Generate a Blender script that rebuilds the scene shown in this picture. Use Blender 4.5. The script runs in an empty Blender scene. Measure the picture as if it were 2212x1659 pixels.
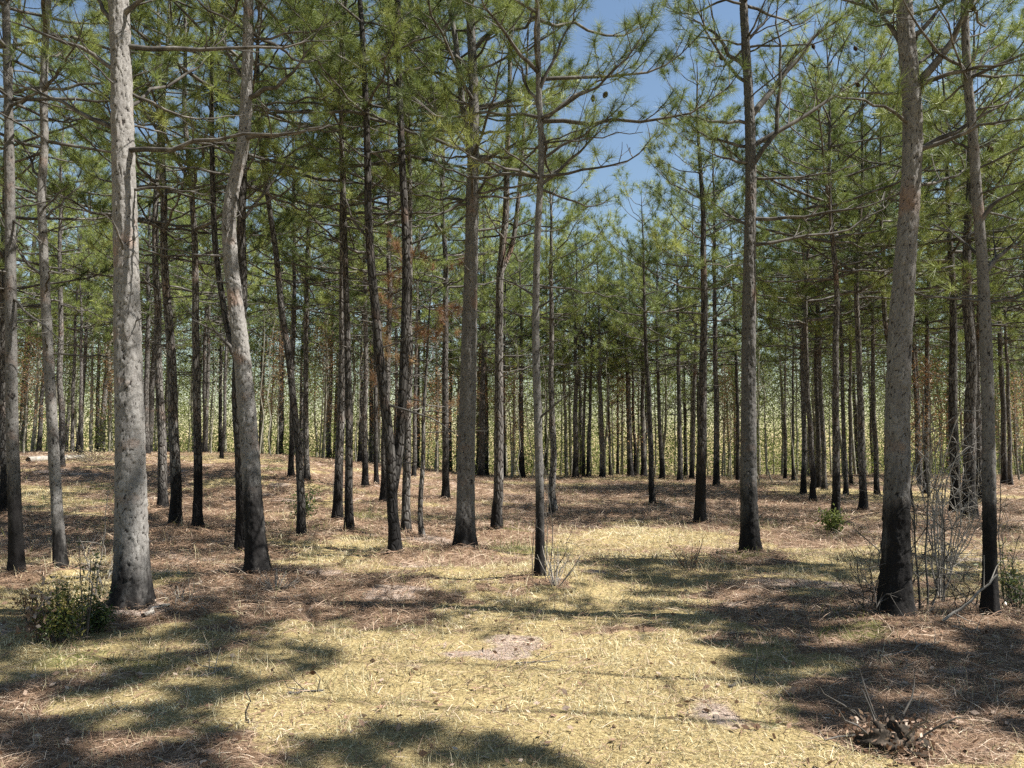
import bpy, math, random
import numpy as np
from mathutils import Vector

SC = bpy.context.scene
COL = SC.collection
RNG = np.random.default_rng(11)

# ------------------------------------------------------------------ camera model
EYE = 1.6; FOC = 768.0; PITCH = math.atan((444.5 - 384) / 768.0); UU = 1024 / 2212.0
CP, SP = math.cos(PITCH), math.sin(PITCH)
def ray(x, y):
    a = (x * UU - 512) / FOC; b = (384 - y * UU) / FOC
    return np.array([a, CP - SP * b, SP + CP * b])
def PT(x, y, Y):
    """the place in the wood seen at (x, y) of the picture and standing Y metres in front of the camera"""
    d = ray(x, y); return np.array([0, 0, EYE]) + d * (Y / d[1])

# ------------------------------------------------------------------ noise
def _h(i, j, s):
    n = (i.astype(np.int64) * 374761393 + j.astype(np.int64) * 668265263 + s * 1442695041) & 0x7fffffff
    n = (n ^ (n >> 13)) * 1274126177 & 0x7fffffff
    return ((n ^ (n >> 16)) & 0xffff) / 65535.0
def vn(x, y, s=0):
    x = np.asarray(x, float); y = np.asarray(y, float)
    i = np.floor(x); j = np.floor(y); f = x - i; g = y - j
    f = f * f * (3 - 2 * f); g = g * g * (3 - 2 * g)
    a = _h(i, j, s); b = _h(i + 1, j, s); c = _h(i, j + 1, s); d = _h(i + 1, j + 1, s)
    return (a * (1 - f) + b * f) * (1 - g) + (c * (1 - f) + d * f) * g
def fbm(x, y, o=4, s=0):
    r = 0; a = .5
    for k in range(o):
        r = r + a * vn(x * 2 ** k + 17.3 * k, y * 2 ** k - 9.1 * k, s + k); a *= .5
    return r / (1 - .5 ** o)
def ss(a, b, x):
    t = np.clip((x - a) / (b - a), 0, 1); return t * t * (3 - 2 * t)

# ------------------------------------------------------------------ ground height
MOUNDS = []
def gz0(x, y):
    x = np.asarray(x, float); y = np.asarray(y, float)
    q = x / np.maximum(y, 2.0)
    z = 1.15 * ss(13, 34, y) * ss(.02, -.36, q)
    z = z + (fbm(x / 5 + 40, y / 3 + 40, 3, 3) - .5) * .22 * ss(3.5, 9, y)
    z = z - np.clip((y - 40) * .04, 0, 1.6)
    return z
def gz(x, y):
    z = gz0(x, y)
    for mx, my, mr, mh in MOUNDS:
        z = z + mh * np.exp(-((x - mx) ** 2 + (y - my) ** 2) / (mr * mr))
    near = ss(22, 8, y)
    return z + near * ((fbm(x / .5, y / .5, 3, 8) - .5) * .07 + (fbm(x * 9, y * 9, 2, 12) - .5) * .02)
def solve(x, y):
    d = ray(x, y); Y = np.arange(3, 41, .05)
    P = d[None, :] * (Y / d[1])[:, None]
    below = (EYE + P[:, 2]) < gz0(P[:, 0], P[:, 1])
    return float(Y[np.argmax(below)]) if below.any() else 37.0

# ------------------------------------------------------------------ mesh builder
class MB:
    def __init__(s): s.v = []; s.f = []; s.fm = []; s.n = 0; s.at = {}
    def add(s, v, f, mi=0, **at):
        v = np.asarray(v, np.float32).reshape(-1, 3); f = np.asarray(f, np.int64)
        k = len(v)
        for key in set(at) | set(s.at):
            if key not in s.at: s.at[key] = [np.zeros(s.n, np.float32)]
            s.at[key].append(np.broadcast_to(np.asarray(at.get(key, 0), np.float32), (k,)).copy())
        s.v.append(v); s.f.append(f + s.n); s.fm.append(np.full(len(f), mi, np.int32)); s.n += k
    def mesh(s, name, mats, smooth=True):
        me = bpy.data.meshes.new(name)
        v = np.concatenate(s.v) if s.v else np.zeros((0, 3), np.float32)
        me.vertices.add(len(v)); me.vertices.foreach_set('co', v.ravel())
        tot = np.concatenate([np.full(len(f), f.shape[1], np.int32) for f in s.f])
        lv = np.concatenate([f.ravel() for f in s.f]).astype(np.int32)
        me.loops.add(len(lv)); me.loops.foreach_set('vertex_index', lv)
        me.polygons.add(len(tot))
        me.polygons.foreach_set('loop_start', (np.cumsum(tot) - tot).astype(np.int32))
        me.polygons.foreach_set('material_index', np.concatenate(s.fm))
        me.polygons.foreach_set('use_smooth', np.full(len(tot), smooth, bool))
        for k, a in s.at.items():
            me.attributes.new(k, 'FLOAT', 'POINT').data.foreach_set('value', np.concatenate(a))
        me.update(calc_edges=True)
        for m in (mats if isinstance(mats, (list, tuple)) else [mats]): me.materials.append(m)
        return me
    def obj(s, name, mats, parent=None, smooth=True):
        o = bpy.data.objects.new(name, s.mesh(name, mats, smooth)); COL.objects.link(o)
        if parent: o.parent = parent
        return o
def tag(o, label=None, cat=None, group=None, kind=None):
    for k, v in (('label', label), ('category', cat), ('group', group), ('kind', kind)):
        if v: o[k] = v
    return o
def thing(name, loc, label, cat, group=None):
    o = bpy.data.objects.new(name, None); COL.objects.link(o); o.location = [float(c) for c in loc]
    o.empty_display_size = .1
    return tag(o, label, cat, group)
def dup(r, loc, rz, scale=1., label=None, group=None):
    c = r.copy(); COL.objects.link(c); c.location = [float(a) for a in loc]; c.rotation_euler = (0, 0, rz); c.scale = (scale,) * 3
    for k in ('label', 'group'):
        if k in c: del c[k]
    tag(c, label, None, group)
    for ch in list(r.children):
        d = ch.copy(); COL.objects.link(d); d.parent = c
    return c
def nrm(a): return a / np.maximum(np.linalg.norm(a, axis=-1, keepdims=True), 1e-9)
def tubes(mb, P, R, seg=4, mi=0, **at):
    """P (T,N,3) centre lines, R (T,N) radii"""
    P = np.asarray(P, float); R = np.asarray(R, float); T, N, _ = P.shape
    t = nrm(np.gradient(P, axis=1)); m = P[:, -1] - P[:, 0]
    ref = np.zeros((T, 3)); ref[np.arange(T), np.argmin(np.abs(m), axis=1)] = 1
    u = nrm(np.cross(t, ref[:, None, :])); w = np.cross(t, u)
    a = np.arange(seg) * 2 * math.pi / seg
    V = P[:, :, None, :] + R[:, :, None, None] * (np.cos(a)[None, None, :, None] * u[:, :, None, :] + np.sin(a)[None, None, :, None] * w[:, :, None, :])
    b = (np.arange(T) * N * seg)[:, None, None] + (np.arange(N - 1) * seg)[None, :, None]
    k = np.arange(seg)[None, None, :]; k2 = (k + 1) % seg
    F = np.stack(np.broadcast_arrays(b + k, b + k2, b + k2 + seg, b + k + seg), -1).reshape(-1, 4)
    if at: at = {q: np.repeat(np.broadcast_to(np.asarray(z, float), (T,)), N * seg) for q, z in at.items()}
    mb.add(V.reshape(-1, 3), F, mi, **at)
def tufts(mb, C, D, n, ln, wd, tint, rng, spread=1.0, mi=0):
    C = np.repeat(np.asarray(C, float), n, 0); D = np.repeat(nrm(np.asarray(D, float)), n, 0); M = len(C)
    r = nrm(rng.normal(size=(M, 3))); d = nrm(D * .75 + r * spread)
    L = ln * rng.uniform(.65, 1.1, M)
    b = C - D * (rng.random(M) * .11)[:, None]
    p = nrm(np.cross(d, rng.normal(size=(M, 3)))) * (wd / 2)
    tip = b + d * L[:, None]; tip[:, 2] -= L * .1
    V = np.stack([b - p, b + p, tip], 1).reshape(-1, 3)
    ti = np.repeat(np.clip(np.repeat(np.asarray(tint, float), n) + rng.normal(0, .1, M), 0, 1), 3)
    mb.add(V, np.arange(3 * M).reshape(-1, 3), mi, tint=ti)

# ------------------------------------------------------------------ materials
def mat(name):
    m = bpy.data.materials.new(name); m.use_nodes = True
    nt = m.node_tree; nt.nodes.clear()
    return m, nt
class NT:
    def __init__(s, nt): s.t = nt
    def n(s, typ, ins=None, **kw):
        o = s.t.nodes.new(typ)
        for k, v in kw.items(): setattr(o, k, v)
        for k, v in (ins or {}).items():
            if hasattr(v, 'is_linked') or isinstance(v, bpy.types.NodeSocket): s.t.links.new(v, o.inputs[k])
            else: o.inputs[k].default_value = v
        return o
    def ramp(s, fac, stops, interp='LINEAR'):
        r = s.n('ShaderNodeValToRGB', {'Fac': fac}); e = r.color_ramp.elements; r.color_ramp.interpolation = interp
        while len(e) < len(stops): e.new(.5)
        for q, (p, c) in zip(e, stops): q.position = p; q.color = (*c, 1)
        return r.outputs['Color']
    def mix(s, f, a, b, mode='MIX'):
        m = s.n('ShaderNodeMix', data_type='RGBA', blend_type=mode)
        for i, v in ((0, f), (6, a), (7, b)):
            if isinstance(v, bpy.types.NodeSocket): s.t.links.new(v, m.inputs[i])
            else: m.inputs[i].default_value = v if i == 0 else (*v, 1)
        return m.outputs[2]
    def math(s, op, a, b=0., c=0.):
        return s.n('ShaderNodeMath', {0: a, 1: b, 2: c}, operation=op).outputs[0]
    def rng(s, v, a, b, c=0., d=1.):
        return s.n('ShaderNodeMapRange', {'Value': v, 'From Min': a, 'From Max': b, 'To Min': c, 'To Max': d}, interpolation_type='SMOOTHSTEP').outputs[0]
    def attr(s, name, out='Fac'): return s.n('ShaderNodeAttribute', attribute_name=name).outputs[out]
    def noise(s, vec, scale, det=3., rough=.55):
        return s.n('ShaderNodeTexNoise', {'Vector': vec, 'Scale': scale, 'Detail': det, 'Roughness': rough}).outputs['Fac']
    def out(s, sh): s.n('ShaderNodeOutputMaterial', {'Surface': sh})
    def bsdf(s, col, rough=.85, normal=None, spec=.2):
        d = {'Base Color': col, 'Roughness': rough, 'Specular IOR Level': spec}
        if normal is not None: d['Normal'] = normal
        return s.n('ShaderNodeBsdfPrincipled', d).outputs[0]

def char_mix(g, col, pos):
    ch = g.math('ADD', g.attr('char'), g.math('MULTIPLY', g.math('SUBTRACT', g.noise(g.n('ShaderNodeMapping', {'Vector': pos, 'Scale': (1., 1., .22)}).outputs[0], 9., 5., .7), .5), 2.2))
    ch = g.math('ADD', ch, g.math('MULTIPLY', g.math('SUBTRACT', g.noise(pos, 1.6, 2.), .5), 2.4))
    f = g.rng(ch, .25, 1.5)
    col = g.mix(1., col, g.n('ShaderNodeCombineXYZ', {0: g.attr('tone'), 1: g.attr('tone'), 2: g.attr('tone')}).outputs[0], 'MULTIPLY')
    return g.mix(f, (.011, .010, .010), col)
def bark_near():
    m, nt = mat('bark_plates'); g = NT(nt)
    pos = g.n('ShaderNodeTexCoord').outputs['Object']
    pl = g.attr('plate'); pr = g.attr('prand')
    plate = g.ramp(pr, [(0, (.215, .205, .195)), (.5, (.25, .24, .228)), (1, (.285, .275, .262))])
    fn = g.noise(pos, 55., 5., .7)
    plate = g.mix(g.rng(g.noise(g.n('ShaderNodeMapping', {'Vector': pos, 'Scale': (1., 1., .3)}).outputs[0], 70., 5., .75), .42, .72, .0, .7), plate, (.085, .075, .068))
    warm = g.rng(g.noise(pos, 2.3, 3.), .56, .70)
    plate = g.mix(g.math('MULTIPLY', warm, .5), plate, (.30, .17, .11))
    col = g.mix(g.rng(pl, .1, .65), (.026, .022, .020), plate)
    col = char_mix(g, col, pos)
    b = g.n('ShaderNodeBump', {'Strength': .6, 'Distance': .012, 'Height': fn}).outputs[0]
    g.out(g.bsdf(col, .9, b)); return m
def bark_far():
    m, nt = mat('bark'); g = NT(nt)
    bk = g.n('ShaderNodeCombineXYZ', {0: g.attr('bx'), 1: g.attr('by'), 2: g.math('MULTIPLY', g.attr('bz'), .36)}).outputs[0]
    pos = g.n('ShaderNodeTexCoord').outputs['Object']
    nz = g.n('ShaderNodeTexNoise', {'Vector': bk, 'Scale': 9., 'Detail': 2.}).outputs['Color']
    bk = g.n('ShaderNodeVectorMath', {0: bk, 1: g.n('ShaderNodeVectorMath', {0: nz, 1: (.05, .05, .05)}, operation='MULTIPLY').outputs[0]}, operation='ADD').outputs[0]
    vo = g.n('ShaderNodeTexVoronoi', {'Vector': bk, 'Scale': 17.}, feature='DISTANCE_TO_EDGE').outputs['Distance']
    vc = g.n('ShaderNodeTexVoronoi', {'Vector': bk, 'Scale': 17.}).outputs['Color']
    plate = g.ramp(vc, [(0, (.09, .083, .076)), (.5, (.165, .155, .145)), (1, (.26, .247, .23))])
    plate = g.mix(g.rng(g.noise(pos, 40., 4., .7), .4, .75, 0., .6), plate, (.055, .048, .043))
    plate = g.mix(g.math('MULTIPLY', g.rng(g.noise(pos, 1.7, 2.), .55, .7), .5), plate, (.27, .16, .11))
    col = g.mix(g.rng(vo, .01, .11), (.035, .028, .024), plate)
    col = char_mix(g, col, pos)
    b = g.n('ShaderNodeBump', {'Strength': .9, 'Distance': .02, 'Height': g.rng(vo, 0., .16)}).outputs[0]
    g.out(g.bsdf(col, .9, b)); return m
def simple(name, stops, scale=6., rough=.9, bump=0.):
    m, nt = mat(name); g = NT(nt)
    pos = g.n('ShaderNodeTexCoord').outputs['Object']
    n = g.noise(pos, scale, 4., .65)
    nb = g.n('ShaderNodeBump', {'Strength': bump, 'Distance': .01, 'Height': n}).outputs[0] if bump else None
    g.out(g.bsdf(g.ramp(n, stops), rough, nb)); return m
def leafy(name, stops, trans=.35, gloss=.5, spec=.25):
    """thin leaves, needles and blades: colour by the blade's own tint, some light passes through"""
    m, nt = mat(name); g = NT(nt)
    col = g.ramp(g.attr('tint'), stops)
    a = g.bsdf(col, gloss, None, spec)
    t = g.n('ShaderNodeBsdfTranslucent', {'Color': col}).outputs[0]
    g.out(g.n('ShaderNodeMixShader', {0: trans, 1: a, 2: t}).outputs[0]); return m
M_BN = bark_near(); M_BF = bark_far()
M_TW = simple('twig_bark', [(.3, (.03, .028, .025)), (.5, (.08, .074, .067)), (.72, (.20, .19, .175))], 7., .9, .4)
M_DEAD = simple('weathered_twig', [(.3, (.14, .125, .11)), (.55, (.27, .25, .22)), (.75, (.42, .395, .355))], 9.)
M_NEED = leafy('pine_needles', [(0, (.048, .074, .025)), (.35, (.13, .175, .046)), (.65, (.24, .29, .075)), (1, (.41, .44, .14))], .30, .5, .3)
M_LEAF = leafy('spring_leaves', [(0, (.055, .075, .022)), (.5, (.14, .175, .048)), (1, (.27, .31, .09))], .5)
M_RUST = leafy('rusty_leaves', [(0, (.13, .07, .04)), (.5, (.27, .155, .085)), (1, (.40, .27, .13))], .35)
M_EVER = leafy('evergreen_leaves', [(0, (.022, .04, .014)), (.5, (.06, .09, .026)), (.8, (.13, .155, .04)), (1, (.32, .28, .08))], .3, .35, .45)
M_DRY = leafy('dry_grass', [(0, (.14, .115, .065)), (.3, (.33, .285, .165)), (.65, (.53, .475, .295)), (1, (.72, .66, .47))], .25, .7, .2)
M_STRAW = leafy('pine_straw', [(0, (.085, .052, .034)), (.45, (.25, .165, .11)), (.8, (.44, .325, .235)), (1, (.64, .53, .41))], .12, .6, .3)
M_GRASS = leafy('green_grass', [(0, (.05, .07, .018)), (.5, (.11, .14, .035)), (1, (.28, .27, .07))], .35)
M_LITTER = leafy('dead_leaves', [(0, (.09, .05, .03)), (.5, (.24, .15, .10)), (1, (.45, .36, .29))], .15, .7)

# ------------------------------------------------------------------ branches, trunks, crowns
class Acc:
    """centre lines of limbs and twigs, and the tips that carry needles"""
    def __init__(s): s.b = []; s.br = []; s.t = []; s.tr = []; s.C = []; s.D = []; s.ti = []
    def emit(s, mb, seg=5, mi=0):
        if s.b: tubes(mb, s.b, s.br, seg, mi)
        if s.t: tubes(mb, s.t, s.tr, 3, mi)
def resample(P, n):
    P = np.asarray(P, float)
    d = np.r_[0, np.cumsum(np.linalg.norm(np.diff(P, axis=0), axis=1))]; q = np.linspace(0, d[-1], n)
    R = np.stack([np.interp(q, d, P[:, k]) for k in range(3)], 1)
    if len(P) > 2:
        for _ in range(2): R[1:-1] = .25 * R[:-2] + .5 * R[1:-1] + .25 * R[2:]
    return R, d[-1]
NB = 9
def limb(acc, P, r0, rng, live=1., dens=7., tl=.55, tint=.5, t0=.3, rt=None):
    """a limb along P with side twigs; live is the share of twigs that carry needles"""
    Q, L = resample(P, NB); tt = np.linspace(0, 1, NB)
    Q[1:-1] += rng.normal(0, .011 * min(L, 2.), (NB - 2, 3))
    acc.b.append(Q); acc.br.append((r0 * (1 - tt) ** .8 * .9 + max(.0035, r0 * .1)) if rt is None else r0 + (rt - r0) * tt)
    k = max(2, int(L * dens * (1 - t0) + .5))
    for i in range(k):
        f = t0 + (1 - t0) * (i + rng.random()) / k
        x = f * (NB - 1); j = min(int(x), NB - 2); p = Q[j] + (Q[j + 1] - Q[j]) * (x - j)
        d = nrm(Q[j + 1] - Q[j]); side = nrm(np.cross(d, [0, 0, 1.]) + 1e-6) * (1 if i % 2 else -1)
        v = nrm(d * rng.uniform(.3, .9) + side * rng.uniform(.4, 1.1) + np.array([0, 0, rng.uniform(-.15, .75)]))
        l = tl * rng.uniform(.45, 1.15) * (1.15 - .55 * f)
        up = np.array([0, 0, l * rng.uniform(.05, .3)]) + rng.normal(0, .06 * l, 3)
        tw = np.stack([p, p + v * l * .35 + up * .05, p + v * l * .7 + up * .4, p + v * l + up])
        r = max(.003, min(.012, r0 * .35))
        acc.t.append(tw); acc.tr.append(np.array([r, r * .8, r * .6, r * .4]))
        if rng.random() < live:
            e = nrm(tw[3] - tw[2])
            acc.C.append(tw[3]); acc.D.append(e); acc.ti.append(tint + rng.normal(0, .1))
            if l > .22 and rng.random() < .55:
                acc.C.append(tw[2]); acc.D.append(nrm(e + rng.normal(0, .5, 3))); acc.ti.append(tint + rng.normal(-.05, .1))
            if l > .4:
                s2 = tw[2] + nrm(v + rng.normal(0, .7, 3)) * l * .4
                acc.t.append(np.stack([tw[1], tw[1] * .6 + s2 * .4, tw[1] * .3 + s2 * .7, s2])); acc.tr.append(np.full(4, r * .5))
                acc.C.append(s2); acc.D.append(nrm(s2 - tw[1])); acc.ti.append(tint + rng.normal(0, .1))
        elif rng.random() < .6:
            s2 = tw[2] + nrm(v + rng.normal(0, .8, 3)) * l * .5
            acc.t.append(np.stack([tw[1], tw[1] * .6 + s2 * .4, tw[1] * .3 + s2 * .7 + rng.normal(0, .02, 3), s2])); acc.tr.append(np.full(4, r * .5))
    if live > .3:
        acc.C.append(Q[-1]); acc.D.append(nrm(Q[-1] - Q[-2])); acc.ti.append(tint)
    return Q
def worley(cu, cv, K, seed):
    iu = np.floor(cu); iv = np.floor(cv); F1 = np.full(cu.shape, 9.); F2 = np.full(cu.shape, 9.); idv = np.zeros(cu.shape); dyv = np.zeros(cu.shape)
    for dj in (-1, 0, 1):
        for di in (-1, 0, 1):
            a = iu + di; b = iv + dj; am = np.mod(a, K)
            px = a + .02 + .96 * _h(am, b, seed); py = b + _h(am, b, seed + 5)
            d = np.sqrt((px - cu) ** 2 + .8 * (py - cv) ** 2); c = _h(am, b, seed + 9)
            new = d < F1; F2 = np.where(new, F1, np.minimum(F2, d)); idv = np.where(new, c, idv); dyv = np.where(new, cv - py, dyv); F1 = np.where(new, d, F1)
    return F2 - F1, idv, dyv
TONE = [1.]
def stem(mb, S, r, seg, rings, near, charh, seed, flare=True, mi=0, z0=0.):
    """a trunk: S (n,3) centre line relative to the base, r radii along it"""
    S = np.asarray(S, float); d = np.r_[0, np.cumsum(np.linalg.norm(np.diff(S, axis=0), axis=1))]
    q = rings; C = np.stack([np.interp(q, d, S[:, k]) for k in range(3)], 1); R = np.interp(q, d, r)
    a = np.arange(seg) * 2 * math.pi / seg; A, Q = np.meshgrid(a, q)
    rr = R[:, None] * (1 + .10 * (fbm(np.cos(A) * 1.3 + 7 + seed, Q * 1.1 + np.sin(A) * 1.3, 2, seed) - .5))
    if flare:
        lob = 1 + .55 * np.sin(A * 3 + seed) * np.sin(A * 2 + seed * 1.7)
        rr = rr + R[0] * .55 * np.exp(-Q / (.16 + R[0] * .45)) * lob
    R0 = float(R[0]); at = {}
    if near:
        K = max(6, round(2 * math.pi * R0 / .052)); X3 = np.cos(A) * R0 * 22; Y3 = np.sin(A) * R0 * 22
        wob = fbm(X3 + Y3 * .3 + 31, Q * 16 + Y3, 4, seed + 3) - .5; wob2 = fbm(X3 - Y3 + 11, Q * 13 - X3, 4, seed + 4) - .5
        cu = A / (2 * math.pi) * K + wob * 1.5; cv = Q / .105 + wob2 * 1.5 + _h(np.floor(cu), np.floor(cu) * 0, seed) * .8
        pl, pid, pdy = worley(cu, cv, K, seed); p = ss(-.03, .15, pl + (fbm(X3 * 2.2, Q * 60 + Y3 * 2, 3, seed + 8) - .5) * .22)
        rr = rr + ((p - 1) * .008 + (pid - .5) * .006 * p - pdy * p * .007 + wob * .006 + (fbm(X3 * .55, Q * 1.1 + Y3 * .55, 3, seed + 15) - .5) * .022) * min(1, R0 / .12)
        at = dict(plate=p.ravel(), prand=pid.ravel())
    else:
        at = dict(bx=(np.cos(A) * R0).ravel() + seed, by=(np.sin(A) * R0).ravel(), bz=Q.ravel() + z0)
    at['tone'] = np.full(Q.size, TONE[0]); at['char'] = ((Q + z0) / charh).ravel() if charh > 0 else np.full(Q.size, 5.)
    V = C[:, None, :] + rr[:, :, None] * np.stack([np.cos(a), np.sin(a), a * 0], 1)[None]
    n = len(q); b = (np.arange(n - 1) * seg)[:, None]; k = np.arange(seg)[None]; k2 = (k + 1) % seg
    F = np.stack(np.broadcast_arrays(b + k, b + k2, b + k2 + seg, b + k + seg), -1).reshape(-1, 4)
    mb.add(V.reshape(-1, 3), F, mi, **at)

LIGHT = {}
def pine(x, y, w, pts, label, H=15.5, hb=5.2, Lm=2.5, char=.9, near=False, hero=False, forks=(), limbs=(), auto=True, dens=1., dead=9,
         live=1., tint=.5, dep=None, group=None, name='pine_tree', lean=0., root=None, crown_mat=None, crown_name='crown', whorl=.66, cones=(), hd=2.6, tone=None, thick=1.):
    """a pine whose base is seen at (x, y): pts are places along its trunk, w its width there"""
    seed = len(LIGHT) * 13 + 5; rng = np.random.default_rng(seed); char = char * rng.uniform(.3, 1.6); TONE[0] = tone or rng.uniform(.5, 1.05)
    Y = dep or solve(x, y)
    if Y < 20 and Y > 5.5: H = min(H, max(12., .62 * Y + 3.6))
    B = PT(x, y, Y); r0 = float(np.clip(w * UU / FOC * Y / 2, .03, .30))
    if Y < 24: MOUNDS.append((B[0], B[1], .34 + r0 * 1.6, .05 + r0 * .4))
    B[2] = float(gz(B[0], B[1])) - .06
    LIGHT[label, x] = B
    up = [np.zeros(3)] + [PT(a, b, Y + lean * i) - B for i, (a, b) in enumerate(pts, 1)]
    top = up[-1]; dirn = nrm(up[-1] - up[-2]) if len(up) > 1 else np.array([0, 0, 1.])
    while top[2] < H - .3:
        dirn = nrm(dirn * .6 + np.array([rng.normal(0, .035), rng.normal(0, .035), .5])); top = top + dirn * min(1.5, H - top[2] + .05); up.append(top)
    S = np.array(up); zf = np.linspace(0, S[-1, 2], 60)
    S = np.stack([np.interp(zf, S[:, 2], S[:, 0]), np.interp(zf, S[:, 2], S[:, 1]), zf], 1)
    for _ in range(3): S[1:-1, :2] = .25 * S[:-2, :2] + .5 * S[1:-1, :2] + .25 * S[2:, :2]
    if not near: S[3:, :2] += (np.stack([fbm(zf / 1.6, zf * 0 + seed, 2, seed), fbm(zf / 1.6, zf * 0 + seed + 7, 2, seed)], 1)[3:] - .5) * .10
    Hh = S[-1, 2]; rad = r0 * (np.clip(1 - zf / Hh, 0, 1) ** .72 * .97 + .03)
    at = lambda h: np.array([np.interp(h, zf, S[:, 0]), np.interp(h, zf, S[:, 1]), h])
    hb = hb - (.5 if Y > 14 else 0); Lm = Lm * (1.2 if Y > 14 else 1.05)
    R = root or thing(name, B, label, 'tree', group)
    arc = float(np.sum(np.linalg.norm(np.diff(S, axis=0), axis=1)))
    tb = MB()
    vis = min(arc, .62 * Y + 1.7)
    if near:
        seg = int(np.clip(2 * math.pi * r0 / .011, 36, 90)); rings = np.r_[np.arange(0, vis, .0155), np.linspace(vis, arc, 14)]
    else:
        seg = 14 if Y < 18 else 9; rings = np.r_[np.linspace(0, .5, 6), np.linspace(.6, arc, 44)]
    stem(tb, S, rad, seg, rings, near, char, seed)
    for f0, fpts, fw, fH in forks:
        a = at(PT(f0[0], f0[1], Y)[2] - B[2])
        fp = [a] + [PT(p, q, Y + .15) - B for p, q in fpts]; dd = nrm(fp[-1] - fp[-2])
        while fp[-1][2] < fH: dd = nrm(dd * .7 + np.array([0, 0, .3])); fp.append(fp[-1] + dd)
        Q, L = resample(fp, 40); rf = fw * UU / FOC * Y / 2
        stem(tb, Q, rf * (1 - np.linspace(0, 1, 40)) ** .7 + .008, max(10, seg // 2) if not near else max(30, seg * 2 // 3), np.arange(0, L, .02) if near else np.linspace(0, L, 36), near, char, seed + 3, False, 0, a[2])
        fz = Q[:, 2]
        if auto:
            for h in np.arange(max(hb, fz[0] + 1), Q[-1, 2], whorl):
                limbs = list(limbs)
                for _ in range(2):
                    p = np.array([np.interp(h, fz, Q[:, 0]), np.interp(h, fz, Q[:, 1]), h]); az = rng.uniform(0, 6.28); l = Lm * .7 * rng.uniform(.5, 1) * (1 - .5 * (h - fz[0]) / max(.5, Q[-1, 2] - fz[0]))
                    v = np.array([math.cos(az), math.sin(az), 0.])
                    limbs.append(('w', [p, p + v * l * .5 + [0, 0, l * .2], p + v * l + [0, 0, l * .55]], .018, 1.))
    accs = []
    cat_acc = Acc()
    def new():
        if hero: a = Acc(); accs.append(a); return a
        return cat_acc
    # limbs read off the photograph
    for li in limbs:
        if li[0] == 'w': limb(new(), li[1], li[2], rng, li[3], 6.5 * dens, .55, tint); continue
        lp, lw, lv, dz = li[:4]
        p0 = PT(lp[0][0], lp[0][1], Y) - B; c = at(p0[2])
        n = len(lp); P = [c] + [PT(a, b, Y + dz * (i + 1) / n) - B for i, (a, b) in enumerate(lp[1:])]
        limb(new(), P, lw * 1.35 * UU / FOC * Y / 2, rng, lv, (li[4] if len(li) > 4 else 6.) * (1 if lv > .3 else .8), .6 if lv > .3 else .5, tint, .25)
    # dead twiggy limbs below the crown
    for i in range(dead):
        h = rng.uniform(hd, hb + .8); az = rng.uniform(0, 6.28); l = rng.uniform(.35, 1.5) * (.6 + .4 * h / hb)
        v = np.array([math.cos(az), math.sin(az), 0.]); p = at(h); e = rng.uniform(-.15, .45)
        limb(new(), [p, p + v * l * .5 + [0, 0, l * e * .4], p + v * l + [0, 0, l * e]], rng.uniform(.006, .013), rng, 0., 4., .42, .5, .25)
    # the crown, whorl by whorl
    if auto:
        h = hb
        while h < Hh - .15:
            q = (h - hb) / (Hh - hb); nb = 4 if rng.random() < .5 else 5; a0 = rng.uniform(0, 6.28)
            for i in range(nb):
                if rng.random() > .93: continue
                az = a0 + i * 6.28 / nb + rng.normal(0, .3)
                l = Lm * (1 - q) ** .7 * min(1., .62 + q * 3) * rng.uniform(.65, 1.2) + .25
                el = math.radians(2 + 48 * q + rng.normal(0, 8)); v = np.array([math.cos(az), math.sin(az), 0.])
                hh = h + rng.uniform(-.12, .12); p = at(min(hh, Hh - .05))
                z = math.tan(el)
                P = [p, p + v * l * .45 + [0, 0, l * .45 * z * .7], p + v * l * .8 + [0, 0, l * z * .8], p + v * l + [0, 0, l * (z + .18)]]
                lv = live * (.55 if q < .08 else 1.)
                limb(new(), P, max(.007, .013 * l * (1 - .4 * q)), rng, lv, 8.0 * dens, .50, tint + rng.normal(0, .2) + .12 * (q - .4), .46)
            h += whorl * rng.uniform(.8, 1.2)
        top = at(Hh); cat_acc.C.append(top); cat_acc.D.append(np.array([0, 0, 1.])); cat_acc.ti.append(tint)
    cat_acc.emit(tb, 5, 1)
    tb.obj('trunk', [M_BN if near else M_BF, M_TW], R)
    if hero:
        for a in accs:
            bm = MB(); a.emit(bm, 7, 0)
            if a.b and bm.n: bm.obj('branch', M_TW, R)
        for a in accs: cat_acc.C += a.C; cat_acc.D += a.D; cat_acc.ti += a.ti
    if cat_acc.C:
        nb = MB(); k = 64 if Y < 16 else (38 if Y < 24 else 28)
        wd = float(np.clip(.00042 * Y, .0042, .0105))
        k = int(k * thick); wd *= min(2., thick ** .5)
        tufts(nb, cat_acc.C, cat_acc.D, k, .20 if Y < 16 else .23, wd, cat_acc.ti, rng, 1.0)
        nb.obj(crown_name, crown_mat or M_NEED, R, False)
    for cx, cy, dz in cones:
        cone_at(R, PT(cx, cy, Y + dz) - B)
    return R
CONE = []
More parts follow.
